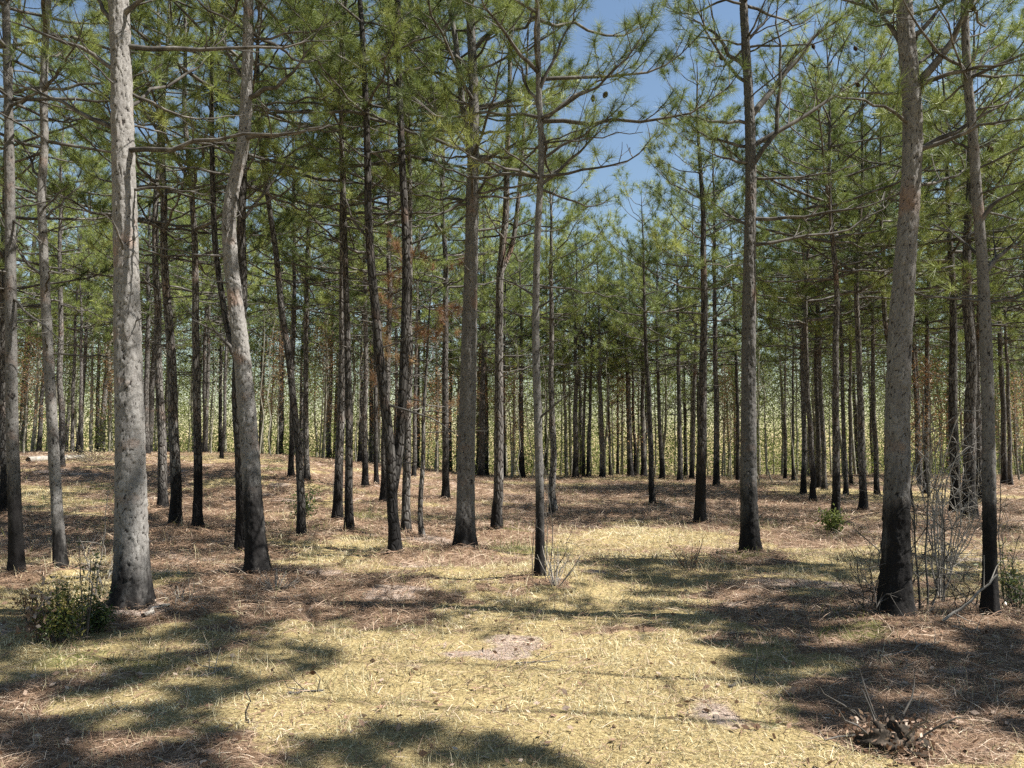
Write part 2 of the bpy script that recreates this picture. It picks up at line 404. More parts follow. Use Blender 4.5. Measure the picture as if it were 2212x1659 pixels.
def cone_at(R, p):
    if not CONE:
        mb = MB(); n = 9; t = np.linspace(0, 1, n)
        tubes(mb, [np.stack([t * 0, t * 0, -.08 * t], 1)], [.024 * np.sin(np.clip(t * 2.9 + .15, 0, 3.1)) + .003], 9)
        for i in range(60):
            f = (i + .5) / 60; a = i * 2.4; r = .024 * math.sin(min(3.1, f * 2.9 + .15)); c = np.array([math.cos(a) * r, math.sin(a) * r, -.08 * f]); o = np.array([math.cos(a), math.sin(a), -.5]) * .012
            s = np.array([-math.sin(a), math.cos(a), 0]) * .008
            mb.add([c - s, c + s, c + o + s * .6, c + o - s * .6], [[0, 1, 2, 3]])
        CONE.append(mb.mesh('pine_cone', M_CONE))
    o = bpy.data.objects.new('pine_cone', CONE[0]); COL.objects.link(o); o.parent = R; o.location = [float(c) for c in p]; o.rotation_euler = (.4, .2, p[0] * 9)
M_CONE = simple('cone_scales', [(.3, (.03, .02, .015)), (.6, (.09, .06, .04))], 30.)

# ================================================================== THE PINES
# --- the large ones in front: places read off the photograph, with their main limbs
H1 = pine(285, 1330, 66, [(282, 1000), (274, 640), (266, 300), (259, 100), (256, 0)],
    'thick silver-barked pine in front, its scaly trunk scraped orange low down', H=17, hb=7.4, Lm=2.5, char=.35, tone=.84, near=True, hero=True, dead=7, hd=4.2,
    limbs=[([(262, 98), (400, 102), (520, 105), (620, 92), (720, 88)], 9, 0., .5, 5), ([(262, 160), (180, 105), (90, 70), (0, 40)], 8, .25, -.3, 5),
           ([(268, 325), (350, 316), (480, 305), (590, 290), (700, 278)], 9, 0., -.6, 7), ([(268, 285), (200, 255), (130, 218), (0, 160)], 9, 0., .4, 6),
           ([(270, 408), (330, 402), (400, 410), (460, 425)], 5, 0., -.3, 6), ([(260, 60), (232, 35), (205, -10), (190, -60)], 10, .6, .1),
           ([(259, 40), (300, 5), (340, -30)], 11, .8, -.2), ([(276, 560), (262, 520), (240, 470)], 5, 0., -.5, 3), ([(272, 700), (300, 690), (312, 684)], 3, 0., -.2, 2),
           ([(264, 240), (330, 190), (430, 150), (500, 60)], 6, .5, 1.0), ([(266, 190), (350, 240), (430, 260), (520, 250)], 5, .3, .9)])
H2 = pine(556, 1250, 42, [(546, 1080), (538, 950), (529, 820), (515, 700), (502, 600), (492, 500), (499, 405), (513, 370), (527, 320), (531, 240), (536, 100), (538, 0)],
    'leaning pine with sunlit pale bark above a pitch black base', H=10.5, hb=6.6, Lm=2.1, char=1.5, tone=.84, near=True, hero=True, dead=5,
    limbs=[([(505, 395), (515, 455), (522, 470)], 4, 0., -.2, 3), ([(500, 510), (486, 490), (478, 470)], 3, 0., -.4, 3), ([(531, 212), (580, 195), (640, 150), (680, 95)], 9, .2, -.4, 6),
           ([(528, 300), (600, 290), (700, 270), (760, 262)], 8, 0., -.5, 7), ([(533, 170), (490, 120), (470, 40)], 8, .7, .3), ([(520, 345), (470, 300), (420, 280)], 6, .8, .6)])
H3 = pine(524, 1200, 27, [(519, 1000), (512, 850), (513, 760), (521, 650), (523, 560), (524, 400), (528, 250), (530, 0)],
    'dark forked pine close behind the leaning pale trunk', H=15.5, hb=5.4, Lm=2.2, char=.8, tone=0.45, hero=True, dead=8,
    forks=[((511, 785), [(498, 735), (486, 690), (474, 600), (465, 550), (460, 425)], 13, 9.5)],
    limbs=[([(506, 775), (480, 725), (450, 705), (415, 690)], 8, 0., -.3, 4), ([(523, 480), (575, 410), (620, 350)], 6, .6, .4), ([(523, 450), (600, 430), (650, 380)], 5, .6, -.5)])
H4 = pine(1004, 1195, 40, [(1007, 1000), (1012, 850), (1014, 700), (1018, 560), (1020, 430), (1022, 330), (1024, 270), (1022, 150), (1015, 0)],
    'stout straight pine on a low mound just left of the centre of the clearing', H=16.5, hb=5.4, Lm=2.0, char=.95, tone=0.55, near=True, hero=True, dead=7, dens=1.15,
    forks=[((1020, 340), [(1006, 270), (998, 220), (985, 90), (968, 0)], 13, 11)],
    limbs=[([(1018, 437), (975, 445), (960, 462), (920, 472), (900, 475)], 6, 0., -.5, 3), ([(1022, 430), (1046, 400), (1050, 375), (1062, 350)], 6, 0., -.3, 4), ([(1022, 350), (1060, 340), (1100, 318), (1150, 290)], 8, .7, -.4, 8),
           ([(1024, 285), (1060, 285), (1120, 282)], 6, .9, .4, 9), ([(1024, 235), (1080, 222), (1160, 205), (1230, 170)], 8, 1., .3, 9), ([(1014, 320), (960, 262), (905, 205), (850, 130)], 8, .8, -.5, 8),
           ([(1016, 200), (960, 160), (900, 150), (850, 100)], 8, 1., .6, 9), ([(1008, 160), (950, 90), (880, 20)], 8, 1., -.2, 9), ([(1022, 110), (1070, 60), (1110, 0)], 9, 1., .4, 9), ([(1020, 498), (1075, 495), (1120, 465)], 5, .4, .5)])
H5 = pine(1165, 1258, 19, [(1167, 1100), (1162, 900), (1156, 720), (1159, 560), (1164, 440), (1172, 330), (1163, 200), (1161, 0)],
    'slim pine with a vine-hung base standing alone at the centre front', H=12, hb=4.6, Lm=1.9, char=.8, tone=0.60, near=True, hero=True, dead=6, dens=1.25, hd=2.4,
    limbs=[([(1168, 400), (1240, 335), (1290, 290), (1330, 255)], 6, .7, .3, 9), ([(1168, 345), (1240, 300), (1300, 270), (1345, 225)], 5, 1., -.3, 9), ([(1165, 270), (1230, 210), (1290, 175), (1375, 138)], 6, 1., .4, 10),
           ([(1168, 380), (1100, 330), (1060, 300)], 4, 1., -.5, 8), ([(1160, 200), (1210, 100), (1250, 30)], 6, 1., -.2, 9), ([(1164, 240), (1120, 150), (1090, 60)], 5, 1., .4, 9), ([(1155, 760), (1190, 738), (1215, 735)], 3, 0., -.2, 3),
           ([(1160, 905), (1195, 880), (1220, 855)], 4, 0., -.3, 3), ([(1157, 640), (1110, 612), (1070, 600)], 4, .0, .4, 5)],
    cones=[(1282, 205, .1), (1311, 198, .1), (1340, 240, .0)])
H6 = pine(854, 1206, 25, [(851, 1120), (847, 1040), (839, 930), (830, 822), (822, 735), (813, 648), (802, 560), (796, 440), (790, 300)],
    'pine with a narrow V fork a metre up and a jet black foot', H=14.5, hb=5.9, Lm=1.9, char=1.6, tone=0.40, hero=True, dead=9,
    forks=[((852, 1070), [(862, 1000), (870, 865), (874, 735), (877, 648), (878, 520), (873, 440), (866, 300)], 19, 13.5)],
    limbs=[([(840, 870), (900, 890), (950, 910), (990, 940)], 4, 0., -.8, 3), ([(800, 520), (760, 470), (735, 400)], 4, .4, .4)])
H7 = pine(1622, 1205, 36, [(1617, 1050), (1617, 800), (1618, 640), (1620, 500), (1622, 400), (1620, 260), (1612, 110), (1606, 0)],
    'dark straight pine with strong upswept limbs beside the blue sky gap', H=16.5, hb=7.6, Lm=2.1, char=1.15, tone=0.45, near=True, hero=True, dead=5, dens=.8, hd=4.5,
    limbs=[([(1622, 255), (1645, 225), (1700, 155), (1745, 90), (1790, 45), (1860, 20)], 12, .5, .5, 5), ([(1622, 365), (1660, 325), (1685, 265), (1690, 130), (1682, 0)], 9, .6, -.3, 5), ([(1622, 318), (1690, 280), (1770, 232), (1850, 175), (1925, 108)], 9, .5, .3, 5),
           ([(1620, 268), (1560, 265), (1500, 252), (1440, 248)], 6, .6, -.3, 7), ([(1620, 318), (1560, 312), (1505, 285), (1470, 250)], 6, .7, .5, 7), ([(1620, 352), (1560, 342), (1510, 318)], 5, .6, -.6, 6),
           ([(1612, 150), (1565, 110), (1520, 40), (1490, -10)], 8, .7, .3, 6), ([(1615, 180), (1560, 135), (1530, 70), (1470, 10)], 6, .8, -.4, 7), ([(1620, 472), (1700, 472), (1755, 470), (1875, 444), (1952, 412)], 7, .0, -.5, 5),
           ([(1620, 530), (1690, 522), (1790, 505), (1860, 490), (1935, 425)], 6, .15, .3, 5), ([(1622, 385), (1740, 385), (1810, 368), (1860, 352)], 5, .0, -.4, 7), ([(1618, 490), (1580, 470), (1530, 430)], 5, .5, .5, 6), ([(1612, 90), (1650, 50), (1670, 0)], 6, .8, .2)],
    cones=[(1555, 120, .1), (1558, 165, .1), (1755, 95, .3), (1720, 110, .3), (1850, 178, .2), (1845, 100, .2)])
H8 = pine(1935, 1345, 56, [(1935, 1250), (1938, 1000), (1943, 750), (1957, 550), (1968, 400), (1975, 250), (1962, 130), (1950, 0)],
    'big rough-barked pine rising out of a bare thicket, brightly lit down one edge', H=17, hb=7.2, Lm=2.4, char=1.0, tone=.66, near=True, hero=True, dead=4, dens=.9, hd=5,
    limbs=[([(1975, 205), (2000, 165), (2040, 110), (2100, 0), (2125, -50)], 16, .8, -.2, 6), ([(1965, 120), (1925, 60), (1895, 20), (1860, -30)], 10, .7, .2, 6), ([(1955, 30), (1890, 25), (1850, 2), (1790, -5)], 9, .6, .4, 6),
           ([(1975, 195), (2030, 165), (2085, 150), (2150, 146), (2215, 126)], 9, .55, -.5, 7), ([(1970, 335), (2020, 300), (2090, 272), (2150, 235), (2215, 200)], 10, .6, .2, 7), ([(1970, 325), (2050, 300), (2110, 275), (2150, 260), (2215, 256)], 9, .4, -.6, 7),
           ([(1966, 400), (2060, 385), (2150, 330)], 6, .8, .8, 8), ([(1973, 200), (1900, 202), (1830, 200)], 6, .4, .5, 6), ([(1958, 90), (2020, 40), (2050, -20)], 10, .7, .1, 6), ([(1964, 150), (2040, 100), (2140, 62)], 6, .2, .5, 5), ([(1970, 270), (1910, 230), (1860, 215), (1800, 205)], 6, .3, -.5, 5)],
    cones=[(2100, 10, -.1), (1975, 70, .3), (2135, 315, .2), (2140, 345, .5)])
H9 = pine(2138, 1347, 29, [(2138, 1150), (2136, 950), (2130, 720), (2122, 560), (2108, 400), (2099, 250), (2087, 150), (2084, 0)],
    'medium pine at the edge of the picture with a slender curving top', H=10.5, hb=5.0, Lm=1.3, char=1.2, tone=0.60, near=True, hero=True, dead=6, dens=.55, hd=2.6,
    limbs=[([(2118, 485), (2138, 445), (2165, 425), (2215, 408)], 9, .8, -.2, 8), ([(2128, 590), (2152, 560), (2180, 535), (2215, 512)], 10, .5, .2, 6), ([(2104, 330), (2050, 300), (2010, 260)], 4, 1., .3, 8),
           ([(2115, 560), (2060, 500), (2000, 480)], 5, 1., .9, 9), ([(2090, 180), (2130, 110), (2170, 90)], 5, 1., .3, 8), ([(2120, 640), (2070, 640), (2030, 655)], 4, 1., .8, 11)])
L1 = pine(38, 1255, 27, [(32, 1100), (26, 900), (24, 700), (22, 500), (18, 200), (12, 0)],
    'dark pine with a lit patch near its foot at the far left edge', H=15, hb=5.6, Lm=2.1, char=.9, tone=0.50, near=True, hero=True, dead=8, hd=2.6,
    limbs=[([(24, 640), (90, 700), (140, 740)], 4, 0., -.5, 3), ([(22, 470), (60, 500), (110, 540)], 4, .0, -.4, 4)])
L2 = pine(130, 1245, 24, [(125, 1150), (115, 950), (104, 760), (98, 650), (94, 520), (86, 400), (100, 320), (93, 225), (97, 100), (104, 0)],
    'crooked grey pine between the left edge and the thick silver trunk', H=14, hb=5.2, Lm=1.9, char=.5, tone=0.75, near=True, hero=True, dead=9, hd=2.4,
    limbs=[([(90, 400), (60, 330), (20, 280)], 5, .4, .3, 6), ([(100, 600), (50, 560), (0, 470)], 5, .3, -.3, 5), ([(95, 480), (150, 420), (200, 390)], 4, .5, .4, 6)])

# --- the middle rows
def mid(*a, **k): return pine(*a, **k)
mid(8, 1117, 20, [(8, 900), (6, 700), (10, 520), (12, 300)], 'blackened pine cut off by the left edge, behind the dark lit-footed pine', H=14)
mid(132, 1008, 14, [(131, 850), (131, 700), (128, 560)], 'distant pine just right of the crooked grey pine, beside a brown grass patch', H=14, hb=6.2, char=.6)
mid(175, 985, 9, [(174, 880), (175, 760)], 'small far pine alone in the gap left of the thick silver trunk', H=10, hb=5.5, Lm=1.4)
mid(317, 982, 13, [(317, 850), (318, 700)], 'distant pine showing close right of the thick silver trunk', H=14, hb=5.6)
mid(352, 1104, 19, [(348, 950), (343, 800), (341, 700), (338, 560)], 'first dark pine of three right of the thick silver trunk', H=14, hb=5.6, char=.5)
mid(380, 1145, 23, [(379, 1000), (374, 850), (368, 760), (362, 650), (356, 540)], 'middle pine of three right of the thick silver trunk, scabby at its foot', H=15, hb=5.6, char=.9)
mid(426, 1149, 19, [(426, 1000), (423, 850), (421, 700), (419, 600), (414, 450)], 'third, blackest pine of three right of the thick silver trunk', H=15, hb=5.6, char=1.6)
mid(443, 978, 12, [(443, 880), (441, 750)], 'pale lit far trunk just right of the blackest of three pines', H=13, hb=6.2, char=0)
mid(478, 991, 8, [(484, 900), (487, 780)], 'thin dark far pine leaning behind the clearing, left of the forked pine', H=12, hb=6)
mid(652, 1167, 18, [(646, 950), (634, 840), (620, 740), (608, 660), (598, 560), (588, 480), (576, 400)], 'slender pale leaning pine, grey-lit, in the open left of centre', H=13.5, hb=6.4, Lm=1.8, char=.6)
mid(628, 1034, 12, [(630, 900), (633, 800), (637, 700), (636, 560)], 'dark far pine whose trunk crosses behind the slender pale leaning pine', H=14, hb=5.8)
mid(663, 1043, 13, [(663, 900), (661, 760), (661, 560)], 'straight grey far pine just right of the slender pale leaning pine', H=14.5, hb=5.8, char=.7)
mid(728, 1132, 20, [(734, 950), (738, 850), (741, 760), (740, 600), (740, 440)], 'left, darker trunk of a close pair of pines left of centre', H=15, hb=5.6, char=.9)
mid(754, 1154, 18, [(753, 1000), (752, 850), (751, 700), (748, 560), (742, 450), (735, 300)], 'right, paler trunk of a close pair of pines left of centre', H=15, hb=6, char=.5)
mid(789, 1056, 13, [(789, 900), (788, 700), (788, 560)], 'far pine with a lit grey trunk right of the close pair', H=14.5, hb=5.8, char=.8)
mid(813, 1052, 10, [(811, 900), (809, 700)], 'thin far pine left of the V-forked pine', H=13, hb=5.8)
mid(829, 1091, 16, [(832, 950), (836, 800), (840, 650)], 'dark pine mostly hidden behind the V-forked pine', H=14, hb=5.8, char=1.)
mid(876, 1160, 19, [(878, 1000), (880, 850), (883, 700), (886, 560), (884, 400), (880, 270)], 'grey pine hugging the right stem of the V-forked pine', H=15, hb=6, char=.2)
mid(894, 1030, 10, [(896, 900), (900, 780), (901, 640)], 'far pine with a rusty tinge behind the V-forked pine', H=13.5, hb=5.8)
mid(911, 1170, 12, [(912, 1060), (916, 950), (920, 840), (921, 780), (926, 700)], 'small dying pine with a reddish trunk left of the stout central pine', H=4.6, hb=2.2, Lm=.9, char=.2, crown_mat=M_RUST, crown_name='dead_crown', live=.7, dead=6, hd=1.2)
mid(963, 1082, 16, [(963, 930), (962, 780), (961, 650), (963, 540)], 'lit grey pine just left of the stout central pine', H=15, hb=5.8, char=.7)
mid(1039, 1030, 14, [(1041, 900), (1045, 780), (1047, 650)], 'dark far pine peeping out right of the stout central pine', H=14, hb=5.6)
mid(1073, 1152, 22, [(1074, 1000), (1075, 850), (1077, 700), (1076, 600), (1082, 540), (1094, 470)], 'pale sunlit pine on a needle mound right of the stout central pine', Lm=1.6, H=14.5, hb=5.4, char=1., forks=[((1077, 600), [(1095, 560), (1108, 530), (1116, 470)], 10, 9)])
mid(1089, 1026, 8, [(1088, 900), (1090, 780)], 'thin far pine right of the pale sunlit pine', H=12.5, hb=5.8)
mid(1195, 1115, 16, [(1193, 950), (1191, 800), (1191, 650), (1190, 560)], 'dark pine a little right of the slim vine-hung pine', H=8.6, hb=5.0, Lm=1.7, char=.5)
mid(1243, 1034, 13, [(1243, 900), (1244, 800), (1243, 700)], 'first far pine in the row right of the slim vine-hung pine', H=11.2, hb=5.2)
mid(1260, 1026, 8, [(1262, 900), (1263, 800)], 'thin far trunk, left one of a tight far pair behind the clearing', H=10.8, hb=5.4)
mid(1271, 1026, 9, [(1274, 900), (1278, 780)], 'thin far trunk, right leaning one of a tight far pair behind the clearing', H=10.8, hb=5.4)
mid(1301, 1032, 12, [(1298, 900), (1296, 780), (1294, 650)], 'single straight far pine midway along the back of the clearing', H=11.6, hb=5.4)
mid(1318, 1028, 6, [(1316, 900), (1314, 800)], 'very thin pine beside the single straight far pine', H=9.5, hb=5.6, Lm=1.4)
mid(1362, 1030, 14, [(1358, 900), (1354, 800), (1350, 690)], 'black far pine, thicker of two touching trunks below the sky gap', H=11.2, hb=5.4)
mid(1372, 1028, 8, [(1369, 900), (1366, 800)], 'thinner of two touching black far trunks below the sky gap', H=10.3, hb=5.4)
mid(1390, 1030, 12, [(1389, 900), (1388, 760), (1388, 640)], 'tall far pine behind the pale leaning stem below the sky gap', H=11.6, hb=5.6)
mid(1410, 1093, 13, [(1405, 960), (1399, 860), (1393, 750), (1390, 620)], 'thin leaning pine out on the open slope below the sky gap', H=8.4, hb=4.8, Lm=1.3, char=.7)
mid(1430, 1034, 10, [(1425, 900), (1421, 800), (1418, 680)], 'pale-lit far pine left of a gap in the back row', H=11.2, hb=5.4)
mid(1469, 1041, 12, [(1467, 900), (1465, 780), (1463, 640)], 'straight far pine alone between two gaps in the back row', H=11.6, hb=5.6)
mid(1494, 1036, 10, [(1497, 900), (1503, 760), (1504, 640)], 'lit far trunk showing beside the dark pine left of the upswept-limbed pine', H=14, hb=5.6)
mid(1512, 1138, 23, [(1513, 1000), (1516, 900), (1519, 800), (1525, 650), (1522, 560), (1518, 420)], 'dark pine on the slope just left of the upswept-limbed pine', H=9.6, hb=4.6, Lm=1.05, char=1.2)
mid(1548, 1052, 14, [(1547, 900), (1546, 760), (1545, 640)], 'far dark pine between the slope pine and the upswept-limbed pine', H=14, hb=5.6)
mid(1594, 1040, 9, [(1593, 900), (1592, 780)], 'thin far trunk half hidden by the upswept-limbed pine', H=13, hb=5.8)
mid(1696, 1036, 7, [(1696, 900), (1697, 780)], 'very thin trunk in the bright gap right of the upswept-limbed pine', H=10, hb=6, Lm=1.2)
mid(1713, 1038, 7, [(1714, 900), (1713, 780)], 'second very thin trunk in the bright gap, nearer the black pines', H=10, hb=6, Lm=1.2)
mid(1736, 1069, 12, [(1736, 900), (1735, 760), (1735, 600)], 'straight black pine starting the right-hand group of thin pines', H=12.2, hb=5.6)
mid(1756, 1087, 13, [(1753, 950), (1748, 860), (1744, 760), (1742, 640)], 'lit-edged thin pine nearest the clearing in the right-hand group', H=11.6, hb=5.6)
mid(1768, 1056, 11, [(1767, 900), (1765, 760)], 'left one of two black trunks crossing in the right-hand group', H=14, hb=5.6)
mid(1781, 1058, 11, [(1777, 900), (1770, 780), (1768, 640)], 'right one of two black trunks crossing in the right-hand group', H=14, hb=5.6)
mid(1805, 1128, 17, [(1805, 960), (1806, 800), (1805, 650), (1803, 560)], 'dark pine with green sprouts at its foot, right of the clearing', H=10.6, hb=5.6, char=.9)
mid(1828, 1069, 10, [(1825, 930), (1820, 820), (1816, 700)], 'thin leaning pine right of the one with green sprouts', H=13, hb=5.6)
mid(1838, 1050, 8, [(1838, 900), (1837, 760)], 'thin straight far trunk behind the leaning one by the green sprouts', H=13, hb=5.6)
mid(1866, 1108, 16, [(1864, 960), (1859, 850), (1853, 740), (1849, 620)], 'slightly curved dark pine left of the big rough-barked pine', H=11.5, hb=5.6, char=.8)
mid(1894, 1069, 11, [(1890, 950), (1887, 820), (1885, 700)], 'thin dark pine close left of the big rough-barked pine', H=13.5, hb=5.6)
mid(1963, 1105, 15, [(1952, 950), (1935, 830), (1917, 720), (1908, 600), (1904, 480)], 'leaning pine crossing behind the big rough-barked pine', H=11.5, hb=5.8)
mid(2000, 1066, 12, [(2002, 900), (2004, 760), (2006, 620)], 'dark pine behind the bare thicket, nearest the big rough-barked pine', H=14, hb=5.8)
mid(2064, 1117, 21, [(2062, 950), (2058, 800), (2056, 680), (2054, 560)], 'dark pine behind the bare thicket, left of the broadest black trunk', H=10.6, hb=5.6, char=1.2)
mid(2095, 1130, 27, [(2094, 950), (2093, 800), (2092, 680), (2092, 560)], 'broadest black pine behind the bare thicket', H=10.8, hb=5.8, char=2.)
mid(2114, 1080, 11, [(2114, 930), (2113, 780), (2112, 650)], 'thin pine tight behind the medium pine with the curving top', H=13.5, hb=5.8)
mid(2171, 1048, 13, [(2167, 930), (2162, 800), (2158, 680)], 'dark pine right of the medium pine, left of two by the edge', H=14, hb=5.6)
mid(2183, 1052, 9, [(2178, 930), (2174, 800), (2172, 680)], 'thinner dark pine right of the medium pine, right of two by the edge', H=13.5, hb=5.6)

# --- pines further back that only read as crowds of trunks and crowns: copies, each an object
PROTO = [o for o in bpy.data.objects if o.parent is None and o.get('category') == 'tree' and len(o.children) == 2 and 'far' in o['label'] and 'thin' not in o['label']]
prng = random.Random(5)
def scatter(n, x0, x1, Y0, Y1, label, group, s0=.9, s1=1.15):
    for i in range(n):
        x = x0 + (x1 - x0) * (i + prng.random()) / n; Y = prng.uniform(Y0, Y1)
        p = PT(x, 1000, Y); p[2] = float(gz(p[0], p[1])) - .05
        dup(prng.choice(PROTO), p, prng.uniform(0, 6.28), prng.uniform(s0, s1), label, group)
scatter(9, -120, 240, 32, 46, 'dim pine in the crowd of far trunks left of the thick silver trunk', 'far pines on the left', .9, 1.2)
scatter(8, 300, 720, 36, 48, 'dim pine in the crowd of far trunks between the silver trunk and the close pair', 'far pines left of centre', .95, 1.25)
scatter(9, 740, 1180, 36, 48, 'dim pine in the crowd of far trunks behind the stout central pine', 'far pines at the centre', .95, 1.2)
scatter(7, 1190, 1600, 37, 47, 'dim pine in the crowd of far trunks along the back below the sky gap', 'far pines below the sky gap', .75, .95)
scatter(10, 1720, 2330, 30, 46, 'dim pine in the crowd of far trunks right of the clearing', 'far pines on the right', .95, 1.2)
scatter(4, 1960, 2330, 21, 29, 'dim pine in the crowd of far trunks right of the clearing', 'far pines on the right', .9, 1.1)
scatter(13, -150, 1180, 47, 58, 'tall dim pine crown rising above the broadleaf wood left of the sky gap', 'tall pines beyond the wood on the left', 1.15, 1.45)
scatter(8, 1640, 2350, 45, 56, 'tall dim pine crown rising above the broadleaf wood right of the sky gap', 'tall pines beyond the wood on the right', 1.1, 1.4)
# unseen pines outside the picture: those on the right shade the clearing
OFF = [(12.5, 9.0), (14.5, 13.5), (17.5, 17.0), (20.0, 12.5), (18.5, 21.5), (24, 18), (-12, 7.5), (-7.5, 5.5), (-9, 1.5), (-5.5, -1.5), (-11, -4), (-2, -4.5), (-7, -7), (2.5, -7.5), (-3.5, -11), (7, -12), (-13, 12), (-16, 4), (-1.5, -16), (12, -14), (-15, -10)]  # the left and rear ones are added to block sky light
for ox, oy, oh, ob, ol in [(9.0, 4.7, 9.4, 4.8, 1.6), (5.4, 1.95, 14.5, 7.6, 1.2), (5.3, 4.1, 15.0, 11.2, 1.6), (4.9, 4.95, 14.5, 10.6, 1.5), (8.8, 8.3, 10.5, 5.6, 1.9), (7.6, 6.0, 8.4, 4.6, 1.2)]:
    xx = 1106 + ox / oy * FOC / UU
    pine(xx, 1400, 22 if ob < 9 else 13, [(xx, 700)], 'unseen pine outside the picture, added to shade the clearing from sun and sky', H=oh, hb=ob, Lm=ol, dep=oy, dens=1.6, thick=3., group='pines around the clearing', dead=3, hd=4)
BIGP = [o for o in bpy.data.objects if o.parent is None and o.get('category') == 'tree' and len(o.children) == 2 and ('three' in o['label'] or 'pair' in o['label'] or 'slope' in o['label'])]
for i, (px, py) in enumerate(OFF):
    dup(BIGP[i % len(BIGP)], (px, py, float(gz(px, py)) - .05), prng.uniform(0, 6.28), prng.uniform(.95, 1.15), 'unseen pine outside the picture, added to shade the clearing from sun and sky', 'pines around the clearing')

# ================================================================== THE BROADLEAF WOOD BEHIND
def leaves(mb, C, n, spread, size, tint, rng, flat=.0, wr=.28):
    C = np.repeat(np.asarray(C, float), n, 0); M = len(C)
    c = C + rng.normal(0, 1, (M, 3)) * spread
    a = nrm(rng.normal(size=(M, 3)) * [1, 1, 1 - flat]); b = nrm(np.cross(a, rng.normal(size=(M, 3))))
    s = size * rng.uniform(.6, 1.2, M)[:, None]
    V = np.stack([c - a * s * .5, c + b * s * wr, c + a * s * .5, c - b * s * wr], 1).reshape(-1, 3)
    t = np.repeat(np.clip(np.repeat(np.asarray(tint, float), n) + rng.normal(0, .15, M), 0, 1), 4)
    mb.add(V, np.arange(4 * M).reshape(-1, 4), 0, tint=t)
def sapling(label, group, H, r, nl, lm, seed, leafm, size=.09, spread=.28, loc=(0, 0, 0), bm=None, name='young_tree', lowest=.3, lean=.06):
    rng = np.random.default_rng(seed); R = thing(name, loc, label, 'tree', group)
    z = np.linspace(0, H, 9); S = np.stack([np.cumsum(rng.normal(0, lean, 9)) * H / 12, np.cumsum(rng.normal(0, lean, 9)) * H / 12, z], 1); S[0, :2] = 0
    tb = MB(); tubes(tb, [S], [r * (1 - z / H * .85)], 6); ac = []
    B = []; BR = []
    for i in range(nl):
        h = H * (lowest + (1 - lowest) * (i + rng.random()) / nl); p = np.array([np.interp(h, z, S[:, 0]), np.interp(h, z, S[:, 1]), h]); az = rng.uniform(0, 6.28)
        l = lm * rng.uniform(.5, 1.1) * (1.15 - h / H); v = np.array([math.cos(az), math.sin(az), rng.uniform(.4, 1.5)]); v /= np.linalg.norm(v)
        q = [p, p + v * l * .35 + rng.normal(0, .05, 3), p + v * l * .7 + rng.normal(0, .08, 3), p + v * l + rng.normal(0, .1, 3)]
        B.append(q); BR.append(r * .35 * np.array([1, .75, .5, .25])); ac += [q[2], q[3], (q[1] + q[2]) / 2]
        for _ in range(3):
            b0 = q[1] + (q[3] - q[1]) * rng.random(); e = b0 + nrm(v + rng.normal(0, .6, 3)) * l * .4
            B.append([b0, b0 * .65 + e * .35, b0 * .3 + e * .7, e]); BR.append(r * .16 * np.array([1, .8, .6, .4])); ac.append(e)
    tubes(tb, B, BR, 3); tb.obj('trunk', bm or M_GREY, R)
    lb = MB(); leaves(lb, ac, spread_n[0], spread, size, rng.uniform(.2, .8, len(ac)), rng); lb.obj('crown', leafm, R, False)
    return R
spread_n = [24]
M_GREY = simple('grey_bark', [(.3, (.10, .095, .075)), (.5, (.21, .20, .16)), (.7, (.33, .32, .27))], 4., .9)
SAPS = []
LB = 'slender grey broadleaf tree with sparse spring leaves in the wood behind the pines'
GB = 'broadleaf trees in the wood behind the pines'
for i in range(7):
    H = 7 + 1.0 * i; SAPS.append(sapling(LB, GB, H, .05 + .012 * i, 16 + 2 * i, 2.0 + .15 * i, 300 + i, M_LEAF, .085, .32, loc=(0, 60, 0)))
k = 0
def put_sap(x, Y):
    global k
    p = PT(x, 1000, Y); p[2] = float(gz(p[0], p[1])) - .1
    if k < 7: s = SAPS[k]; s.location = [float(c) for c in p]
    else: dup(SAPS[k % 7], p, prng.uniform(0, 6.28), prng.uniform(.85, 1.2), LB, GB)
    k += 1
for i in range(150):
    put_sap(-260 + 2730 * (i + prng.random()) / 150, 38 + 20 * prng.random() ** 1.3)
spread_n = [2]
for i, x in enumerate((455, 560, 585, 700, 770, 1000, 1108, 1128, 1146, 1180, 1325, 1580, 1640, 1668, 1690, 1722, 1930, 1990)):
    Y = prng.uniform(31.5, 37); p = PT(x, 1000, Y); p[2] = float(gz(p[0], p[1])) - .05
    sapling('thin bare leaning stem at the back edge of the clearing', 'thin stems along the back of the clearing', prng.uniform(4, 8), .034, 8, 1.1, 700 + i, M_LEAF, .08, .15, loc=p, name='bare_sapling', lowest=.4, lean=.16)
spread_n = [15]
RUST = [(945, 34, 4.6, 'rusty-leaved young tree behind the small dying pine, widest of the brown ones'), (600, 37, 6.0, 'tall rusty-leaved tree left of the slender pale leaning pine'), (1105, 36, 5.0, 'rusty-leaved tree spreading between the pale sunlit pine and the slim vine-hung pine'),
        (235, 36, 5.4, 'rusty-leaved tree in the gap left of the thick silver trunk'), (50, 33, 5.0, 'rusty-leaved tree near the left edge behind the crooked grey pine'), (1565, 38, 5.4, 'narrow rusty tree glimpsed left of the upswept-limbed pine'),
        (1345, 38, 5.0, 'faint rusty tree behind the black far trunks below the sky gap'), (2005, 24, 4.2, 'rusty-leaved sapling behind the bare thicket'), (690, 38, 6.8, 'orange-leaved tree right of the slender pale leaning pine'), (1040, 38, 6.2, 'rusty tree directly behind the stout central pine'),
        (820, 37, 5.6, 'orange-leaved tree between the close pair and the V-forked pine'), (2200, 34, 4.5, 'small yellowish-brown tree at the right edge')]
